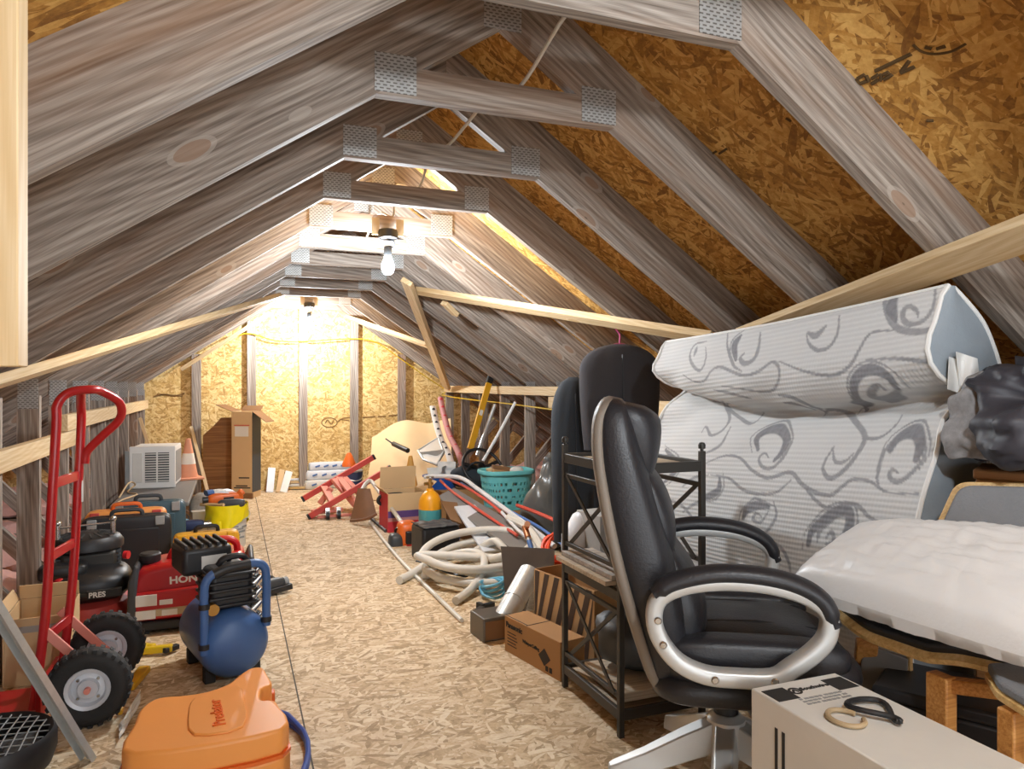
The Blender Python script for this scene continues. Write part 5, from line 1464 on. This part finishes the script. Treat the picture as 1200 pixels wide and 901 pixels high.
obj('clutch_housing', MB().tube([eq + Vector((-.05, .0, .02)), A], [.045, .026], 14), BLACKP, t, W=True)
obj('shaft', MB().tube(cr([A, A.lerp(B, .5), A.lerp(B, .9), B + Vector((-.02, 0, .02)), P(429, 566, 6.15), P(424, 574, 6.05)], 5), .0165, 10), CONDUIT, t, W=True)
hc = P(457, 588, 5.75)
obj('loop_handle', MB().tube(cr([hc + Vector((-.09, 0, .0)), hc + Vector((-.07, 0, .05)), hc + Vector((.05, 0, .06)), hc + Vector((.10, 0, .05)), hc + Vector((.09, 0, .0)), hc + Vector((.0, 0, -.03))], 5, True), .014, 10, closed=True), BLACKP, t, W=True)
def guard(u, v):
    a = lerp(P(420, 572, 6.05), P(434, 573, 6.0), u); b = lerp(P(411, 610, 5.92), P(441, 602, 5.80), u)
    return lerp(a, b, v) + Vector((0, -.08, .0)) * math.sin(PI * u) * (.3 + .7 * v)
obj('guard', MB().sheet(guard, 14, 12, .006), BROWNR, t, W=True)
obj('guard_rim', MB().tube([guard(i / 14, 1.0) + Vector((0, -.005, 0)) for i in range(15)], .012, 8), BROWNR, t, W=True)
rope('dark_tube', [G(434, 606, .012), G(452, 622, .012)], .013, DKGREY, 'short dark tube lying across the thin pale pole', 'tube', n=3)

# red lift frame on the floor
t = thing('lift_frame', 'red steel lift frame of two slanted rails standing on small casters', 'lift frame', (.95, 6.5, 0))
r1 = (PY(363, 605, 6.32), PY(456, 549, 6.32)); r2 = (PY(356, 584, 6.82), PY(437, 536, 6.82))
for a, b in (r1, r2):
    obj('rail', MB().beam(a, b, .045, .048), RED if False else REDF, t, W=True, bevel=.004)
    d_ = (b - a).normalized()
    obj('end_cap', MB().beam(b, b + d_ * .02, .047, .05), BLACKP, t, W=True)
    obj('end_cap', MB().beam(a - d_ * .02, a, .047, .05), BLACKP, t, W=True)
for f_ in (.28, .5):
    a, b = r1[0].lerp(r1[1], f_), r2[0].lerp(r2[1], f_)
    obj('cross_tube', MB().beam(a, b, .06, .03), PINKF, t, W=True, bevel=.004)
obj('lift_arm', MB().beam(P(392, 562, 6.6), P(425, 600, 6.2), .07, .035), PINKF, t, W=True, bevel=.005)
obj('lift_arm', MB().beam(P(404, 560, 6.65), P(432, 590, 6.3), .05, .03), PINKF, t, W=True, bevel=.005)
obj('base_plate', MB().beam(G(368, 600, .05), G(398, 596, .05), .12, .03), PINKF, t, W=True, bevel=.005)
obj('upright_plate', MB().beam(P(375, 590, 6.5), P(388, 572, 6.5), .05, .05), PINKF, t, W=True, bevel=.006)
obj('base_rail', MB().beam(G(372, 606, .012), G(432, 601, .012), .03, .02), PINKF, t, W=True)
for px, py in ((397, 603), (384, 604), (428, 600)):
    q_ = G(px, py, .035)
    cst = obj('caster', MB().cyl(q_ + Vector((-.014, 0, 0)), q_ + Vector((.014, 0, 0)), .035), BLACKP, t, W=True)
    obj('fork', MB().beam(q_ + Vector((0, 0, .0)), q_ + Vector((0, .02, .06)), .035, .02), CHROME, cst, W=True)

# bundles by the end wall
def bundle(c, w_, d_, h_, label, m=SHINGLE, rz=0.0, pr=BLUEPR):
    t = thing('wrapped_bundle', label, 'bundle', c, rz, 'wrapped bundles at the end wall')
    obj('wrap', MB().sball((0, 0, h_ / 2), (w_ / 2, d_ / 2, h_ / 2), .25, 32, 12, lambda p: p * (1 + .05 * noise.noise(p * 14))), m, t, angle=70)
    for k in range(4):
        x = -w_ * .3 + k * w_ * .2
        obj('print_mark', MB().beam((x - .03, -d_ / 2 - .003, h_ * .45), (x + .02, -d_ / 2 - .003, h_ * .62), .004, .018), pr, t)
    return t
b0 = G(384, 572)
bundle((b0.x, b0.y + .08, 0), .50, .26, .10, 'lowest white wrapped bundle of the stack at the end wall', WHITED, .05)
bundle((b0.x + .02, b0.y + .10, .10), .50, .26, .10, 'middle white wrapped bundle with blue marks at the end wall', SHINGLE, -.03)
bundle((b0.x + .03, b0.y + .12, .20), .46, .24, .085, 'top white wrapped bundle of the stack at the end wall', SHINGLE, .04)
for k, (x0, px, m_, lb) in enumerate(((0, 316, SHINGLE, 'blue and white printed packet leaning right of the tall carton'), (1, 326, TAN, 'tan wooden slat leaning right of the printed packet'), (2, 332, WHITED, 'white packet leaning beside tan slat'))):
    g_ = G(px, 577)
    obj('leaning_packet', MB().beam((g_.x, g_.y, 0), (g_.x + .03 + .02 * k, g_.y + .16, .24 - .02 * k), .075 - .02 * (k == 1), .02, up=(0, -1, .5)), m_, label=lb, cat='packet', bevel=.003)
for k in range(4):
    g_ = G(346, 574)
    obj('wood_strip', MB().beam((g_.x - .15, g_.y + .05 + .02 * k, .02 + .028 * k), (g_.x + .14, g_.y + .03 + .03 * k, .02 + .028 * k), .09, .022), (BIRCH, WHITED, TAN, SHINGLE)[k], label='%s slat of the small flat pile beside the wrapped bundles' % ('lowest', 'second', 'third', 'topmost')[k], cat='slat', group='slats in the flat pile', bevel=.002)
t = thing('orange_bag', 'small orange plastic cone shape lying on the wrapped bundles', 'plastic piece', (P(409, 545, 7.55).x, P(409, 545, 7.55).y, .285))
obj('shell', MB().lathe([(.0, .0), (.075, .0), (.07, .03), (.03, .12), (.018, .14), (.0, .142)], 20), ORAD, t)
pq = G(415, 574)
t = thing('dark_pail', 'small dark navy pail standing behind the red lift rails', 'pail', (pq.x, pq.y, 0))
obj('pail_body', MB().lathe([(.0, 0), (.08, 0), (.092, .205), (.084, .205), (.074, .02), (.0, .02)], 26), NAVY, t)
obj('rim', MB().lathe([(.084, .2), (.096, .2), (.097, .215), (.084, .215)], 26), GREYP, t)
obj('handle', MB().tube(cr([(-.095, 0, .19), (-.07, -.06, .13), (0, -.1, .11), (.07, -.06, .13), (.095, 0, .19)], 5), .004, 6), STEELG, t)
# kraft sheet against the far corner
kA, kB, kC, kD = P(428, 590, 7.1), P(436, 512, 7.85), P(528, 490, 7.75), P(530, 585, 6.6)
def kf(u, v):
    top = kB.lerp(kC, u) + Vector((0, 0, .10 * math.sin(PI * min(1, u * 1.35)) ** 1.5)); bo = kA.lerp(kD, u)
    bo.z = max(.01, bo.z)
    p = bo.lerp(top, v)
    return p + Vector((0, -.12, .05)) * math.sin(PI * v) * (.5 + .5 * math.sin(u * 5)) + Vector((0, .03 * noise.noise(Vector((u * 4, v * 4, 0))), 0))
obj('kraft_sheet', MB().sheet(kf, 30, 20, .004), CREAM, label='large cream sheet draped in the far right corner', cat='sheet', angle=60)

# support cartons under the heap
def sup(px, py, Z, w_, d_, top, label, m=CARD, rz=0.0):
    q_ = P(px, py, Z)
    return carton('carton', label, (q_.x, q_.y, 0), w_, d_, top, rz, m, closed=True)
sup(488, 575, 6.35, .40, .36, .23, 'brown carton under the white cone and pink box', CARDD, .1)
sup(535, 575, 6.15, .46, .40, .27, 'brown carton carrying the blue tub and steering wheel', CARD, -.1)
sup(592, 600, 5.72, .40, .36, .165, 'flat brown carton carrying the teal laundry basket', CARD, .05)
cq = P(483, 570, 6.38)
cone((cq.x - .02, cq.y - .02, .232), .62, 'white and yellow traffic cone in the right heap', mat('cone_amber', 'dda64e', .5), CONEW)
pq_ = P(464, 560, 6.6)
t = carton('pink_box', 'small faded pink box at the left end of the heap beside cone', (pq_.x - .02, pq_.y + .02, 0), .15, .12, .36, .6, PINKB, closed=True)
obj('black_tube', MB().tube([P(452, 514, 7.0), P(459, 519, 6.95), P(461, 520, 6.93), P(478, 528, 6.75)], [.006, .008, .024, .024], 12), BLACKP, label='black tube with thin nozzle lying on the cream sheet', cat='tube')
mp = [P(490, 528, 6.75), P(514, 513, 6.85), P(520, 530, 6.55), P(512, 545, 6.45), P(496, 538, 6.55)]
t = thing('metal_pan', 'grey sheet metal pan tilted against the right heap', 'metal pan', (sum(mp, Vector()) / 5) * Vector((1, 1, 0)) if False else (sum(p.x for p in mp) / 5, sum(p.y for p in mp) / 5, 0))
slab('pan_floor', mp, .004, ALU, t)
obj('pan_rim', MB().tube(mp + [mp[0]], .012, 8), STEELG, t, W=True)
obj('inner_fold', MB().beam(mp[0].lerp(mp[4], .5), mp[2], .004, .05), STEELG, t, W=True)
# tall thin things leaning on the right rail
t = thing('perforated_strap', 'white strap with a row of dark holes leaning on the right wall', 'strap', (P(525, 560, 6.9).x, P(525, 560, 6.9).y, .0))
sp_ = cr([P(507, 476, 7.45), P(511, 495, 7.3), P(517, 515, 7.1), P(526, 533, 6.9), P(532, 560, 6.6)], 5)
obj('strap_band', MB().tube(sp_, 1.0, 8, up=(0, 1, 0), asp=(.01, .034)), LABEL, t, W=True)
for i in range(1, len(sp_), 2):
    obj('hole', MB().sball(sp_[i] + Vector((0, -.012, 0)), (.016, .008, .018), 1, 10, 8), DKGREY, t, W=True)
t = thing('wrapping_roll', 'red and pink patterned roll leaning on the right wall behind the strap', 'roll', (P(545, 560, 6.8).x, P(545, 560, 6.8).y, 0))
rp_ = cr([P(516, 466, 7.5), P(520, 485, 7.4), P(527, 510, 7.15), P(537, 530, 6.9), P(545, 555, 6.55)], 6)
obj('roll_paper', MB().tube(rp_, .03, 12), PINKB, t, W=True)
for i in range(1, len(rp_) - 1, 3):
    obj('red_motif', MB().sball(rp_[i] + Vector((0, -.012, .0)), (.024, .02, .03), 1, 10, 8), REDPR, t, W=True)
t = thing('spirit_level', 'yellow spirit level with black ends leaning on the right rail', 'spirit level', G(553, 560))
A, B = P(551, 526, 6.5), P(573, 449, 6.72)
obj('level_body', MB().beam(A, B, .055, .03, up=(0, -1, 0)), YELC, t, W=True, bevel=.003)
dd = (B - A).normalized()
obj('end_cap', MB().beam(B, B + dd * .10, .058, .033, up=(0, -1, 0)), BLACKP, t, W=True, bevel=.003)
obj('vial_window', MB().beam(A.lerp(B, .5), A.lerp(B, .58), .03, .036, up=(0, -1, 0)), LABEL, t, W=True)
rope('aluminium_pole', [P(559, 534, 6.4), P(570, 502, 6.55), P(580, 474, 6.62)], .017, ALU, 'grey aluminium pole leaning beside the yellow level', 'pole', n=3)
rope('white_stick', [P(566, 540, 6.05), P(586, 505, 6.1), P(604, 471, 6.12)], .013, WHITE, 'thin white stick leaning on the right studs beside the basket', 'stick', n=3)
# blue tub with papers, wheel and bag
q_ = P(517, 556, 6.05)
t = thing('blue_tub', 'low blue plastic tub holding crumpled papers', 'tub', (q_.x - .0, q_.y, .271), -.1)
obj('tub_body', MB().lathe([(.0, 0), (.12, 0), (.15, .10), (.158, .10), (.16, .112), (.145, .112), (.115, .012), (.0, .012)], 28).xf(Matrix.Diagonal((1, .75, 1, 1))), BLUE2, t)
for k, (x, y, rz_k, s_) in enumerate(((-.05, 0, .3, .10), (.05, .02, -.5, .13), (.0, -.03, 1.0, .09))):
    o = obj('paper', MB().sheet(lambda u, v: Vector(((u - .5) * s_ * 1.2, .02 * noise.noise(Vector((u * 4, v * 4, k))), v * s_)), 8, 8, .001).xf(Matrix.Translation((q_.x + x, q_.y + y, .35 + .01 * k)) @ Matrix.Rotation(rz_k, 4, 'Z') @ Matrix.Rotation(-.4 + .3 * k, 4, 'X')), LABEL, label='%s sheet of crumpled white paper in the blue tub' % ('left', 'right larger', 'front small')[k], cat='paper', group='papers in the blue tub', angle=70)
q_ = P(560, 552, 6.0)
t = thing('black_bag', 'soft black bag slumped in the heap behind the laundry basket', 'bag', (q_.x - .03, q_.y + .05, .272))
obj('bag_body', MB().sball((0, 0, .10), (.17, .12, .10), .8, 30, 16, lambda p: p * (1 + .25 * noise.noise(p * 9))), BGAR2, t, angle=75)
obj('bag_handle', MB().tube(cr([(-.08, -.1, .16), (-.05, -.13, .22), (.04, -.13, .22), (.08, -.1, .16)], 5), .01, 8), BLACKP, t)
t = thing('steering_wheel', 'black steering wheel resting on the soft black bag', 'steering wheel', (q_.x + .03, q_.y - .04, .45), rot=(.95, .0, .2))
obj('wheel_rim', MB().tube([(.18 * math.cos(a), .18 * math.sin(a), 0) for a in np.linspace(0, 2 * PI, 41)[:-1]], .013, 10, closed=True), BLACKP, t)
obj('wheel_hub', MB().lathe([(.0, -.03), (.045, -.03), (.05, -.01), (.04, .0), (.0, .004)], 20), BLACKP, t)
for a in (.3, PI - .3, -PI / 2):
    obj('spoke', MB().beam((.04 * math.cos(a), .04 * math.sin(a), -.012), (.178 * math.cos(a), .178 * math.sin(a), 0), .028, .01), BLACKP, t)
# laundry basket
q_ = P(592, 575, 5.70)
t = thing('laundry_basket', 'turquoise plastic laundry basket with diamond holes, full of cardboard pieces', 'laundry basket', (q_.x, q_.y - .02, .167), .0)
NB, HB = 72, .29
def bpt(i, j, off=0.0):
    a = 2 * PI * i / NB; v = j / 12
    ex = .62; c_, s_ = math.cos(a), math.sin(a)
    rx, ry = lerp(.165, .20, v) + off, lerp(.12, .15, v) + off
    return Vector((rx * math.copysign(abs(c_) ** ex, c_), ry * math.copysign(abs(s_) ** ex, s_), HB * v))
mb = MB()
for off in (0.0, -.006):
    o = len(mb.v)
    mb.v += [bpt(i, j, off) for j in range(13) for i in range(NB)]
    for j in range(12):
        for i in range(NB):
            hole = 2 <= j <= 9 and j % 2 == 0 and (i + (j // 2) % 2) % 2 == 0 and True
            if hole: continue
            a, b = o + j * NB + i, o + j * NB + (i + 1) % NB
            mb.f.append((a, b, b + NB, a + NB))
    mb.f.append(tuple(o + i for i in range(NB)))
obj('basket_wall', mb, TEAL, t, angle=50)
obj('basket_rim', MB().tube([bpt(i, 12, .008) + Vector((0, 0, .0)) for i in range(NB)], 1.0, 8, closed=True, up=(0, 0, 1), asp=(.018, .012)), TEAL, t)
for k, (x0, x1, y, zz, tilt, m_) in enumerate(((-.12, .06, -.03, .30, -.12, CARD), (-.10, .05, .04, .32, -.1, CARDD), (-.13, .0, .08, .28, .1, TAN))):
    A = wm(t) @ Vector((x0, y, zz)); B = wm(t) @ Vector((x1, y - .02, zz + tilt * .25))
    obj('cardboard_piece', MB().beam(A, B, .07, .03 + .01 * k), m_, label='%s brown cardboard piece heaped in the turquoise basket' % ('front', 'middle', 'back')[k], cat='cardboard', group='cardboard in the basket', bevel=.003)
obj('paper_roll', MB().sball(wm(t) @ Vector((.07, -.05, .30)), (.055, .04, .03), .9, 18, 10), LABEL, label='small white cloth roll in the turquoise basket', cat='cloth')
# bags
q_ = P(640, 600, 5.05)
def bagf(p):
    k = .55 + .45 * max(0, min(1, (.22 - p.z) / .3))
    return Vector((p.x * k, p.y * k, p.z)) * (1 + .22 * noise.noise(p * 7) + .05 * noise.noise(p * 22))
t = thing('trash_bag', 'shiny grey plastic trash bag tied at top beside the turquoise basket', 'bag', (q_.x + .02, q_.y, 0))
obj('bag_body', MB().sball((0, 0, .29), (.20, .17, .29), .9, 44, 26, bagf), BAGG, t, angle=80)
obj('tied_neck', MB().sball((.01, 0, .60), (.045, .04, .06), .9, 18, 12, lambda p: p * (1 + .4 * noise.noise(p * 30))), BAGG, t, angle=80)
q_ = P(672, 600, 4.75)
t = thing('black_sack', 'dark blue black cloth sack behind the shelf post beside the grey trash bag', 'bag', (q_.x + .12, q_.y + .10, 0))
obj('sack_body', MB().sball((0, 0, .36), (.12, .12, .36), .85, 36, 22, lambda p: p * (1 + .2 * noise.noise(p * 7))), BGAR2, t, angle=80)
# grey boards and sheet metal
def plank(name, pts, th, m, label, cat='board'):
    return slab(name, [Vector(p) for p in pts], th, m, None, label=label, cat=cat, bevel=.002)
plank('grey_plank', [P(512, 585, 5.30), P(532, 574, 5.55), P(650, 645, 4.35), P(612, 655, 4.2)], .02, GREYB, 'long grey plank sloping down through the heap beside the coil')
plank('metal_sheet', [P(532, 592, 5.0) - Vector((0, 0, .02)), P(556, 590, 5.1) - Vector((0, 0, .02)), P(606, 640, 4.5) - Vector((0, 0, .02)), P(566, 645, 4.4) - Vector((0, 0, .02))], .015, SHINGLE, 'pale metallic panel lying under the grey plank', 'panel')
plank('cardboard_sheet', [P(516, 588, 5.12), P(536, 590, 5.08), P(542, 615, 4.85), P(528, 610, 4.85)], .01, CARDD, 'dark brown card piece behind the gas cylinder', 'cardboard')
carton('hidden_carton', 'low brown carton lying under the grey plank', (G(560, 640).x + .12, G(560, 640).y + .35, 0), .35, .35, .19, .3, CARDD, closed=True)
# coloured pipes sweeping over the heap
def pipe(pts, r, m, lb, cat='pipe'):
    return obj('water_pipe', MB().tube(cr(pts, 6), r, 8), m, label=lb, cat=cat, group='pipes sweeping over the heap')
pipe([P(498, 559, 5.75), P(515, 558, 5.65), P(540, 560, 5.5), P(560, 573, 5.25), P(590, 595, 4.9), P(620, 617, 4.55), P(650, 640, 4.2)], .016, PEXW, 'white pipe sweeping over the heap from the blue tub to orange coil')
pipe([P(540, 566, 5.55), P(565, 580, 5.25), P(600, 600, 4.9), P(634, 619, 4.6), P(662, 640, 4.25)], .010, PEXB, 'blue pipe running beside the white pipe over the heap')
pipe([P(516, 563, 5.7), P(530, 576, 5.4), P(556, 594, 5.0), P(590, 617, 4.65), P(606, 627, 4.45)], .010, PEXR, 'red pipe lowest of the pipes crossing grey plank')
pipe([P(522, 560, 5.75), P(548, 572, 5.4), P(575, 590, 5.05), P(592, 605, 4.85)], .011, PEXR, 'red pipe between the white pipe and the lowest red pipe')
pipe([P(606, 592, 4.95), P(630, 601, 4.75), P(655, 612, 4.45), P(668, 622, 4.2)], .013, PEXR, 'short red pipe in front of the grey trash bag')
pipe([P(588, 600, 4.75), P(604, 618, 4.5), P(616, 628, 4.35)], .010, PEXW, 'short thin white pipe ending by the copper fitting')
pipe([P(596, 606, 4.65), P(618, 618, 4.45), P(634, 640, 4.2), P(638, 660, 4.05)], .024, CONDUIT, 'thick off white pipe dropping beside orange coil')
# orange extension cord coil
oc = P(657, 641, 3.95)
tl = Matrix.Translation(oc) @ Matrix.Rotation(.75, 4, 'X') @ Matrix.Rotation(-.2, 4, 'Y')
pts = []
for i in range(150):
    a = i / 149 * 2 * PI * 6
    r = .088 + .014 * math.sin(a * 2.37) + .008 * math.sin(a * .73)
    pts.append(tl @ Vector((r * math.cos(a), r * .9 * math.sin(a), .03 * math.sin(a * .41 + 1))))
obj('extension_cord', MB().tube(pts, .0095, 8), ORC, label='bright orange extension cord coil lying behind the shelf post', cat='cord')
pts = [P(675, 640, 3.75), P(690, 643, 3.7), P(712, 641, 3.7)]
for k in range(3):
    rope('extension_cord', [p + Vector((0, 0, -.012 + .014 * k)) for p in pts], .0085, ORC, 'orange cord run, %s of three, leading right from the orange coil' % ('lowest', 'middle', 'topmost')[k], 'cord', n=4, group='orange cord runs')
sup(660, 680, 3.95, .28, .26, .17, 'brown carton under the orange cord coil', CARD, .2)
q_ = P(715, 640, 3.35)
t = carton('grey_carton', 'light grey carton standing behind the metal shelf', (q_.x + .02, q_.y + .06, 0), .22, .2, .54, .1, mat('light_grey_card', 'a4a4a2', .75), closed=True)
obj('white_sack', MB().sball(P(684, 640, 3.45) + Vector((0, .02, .0)), (.09, .09, .16), .8, 26, 16, lambda p: p * (1 + .2 * noise.noise(p * 12))), SHINGLE, label='small white plastic sack left of the grey carton', cat='sack', angle=80)
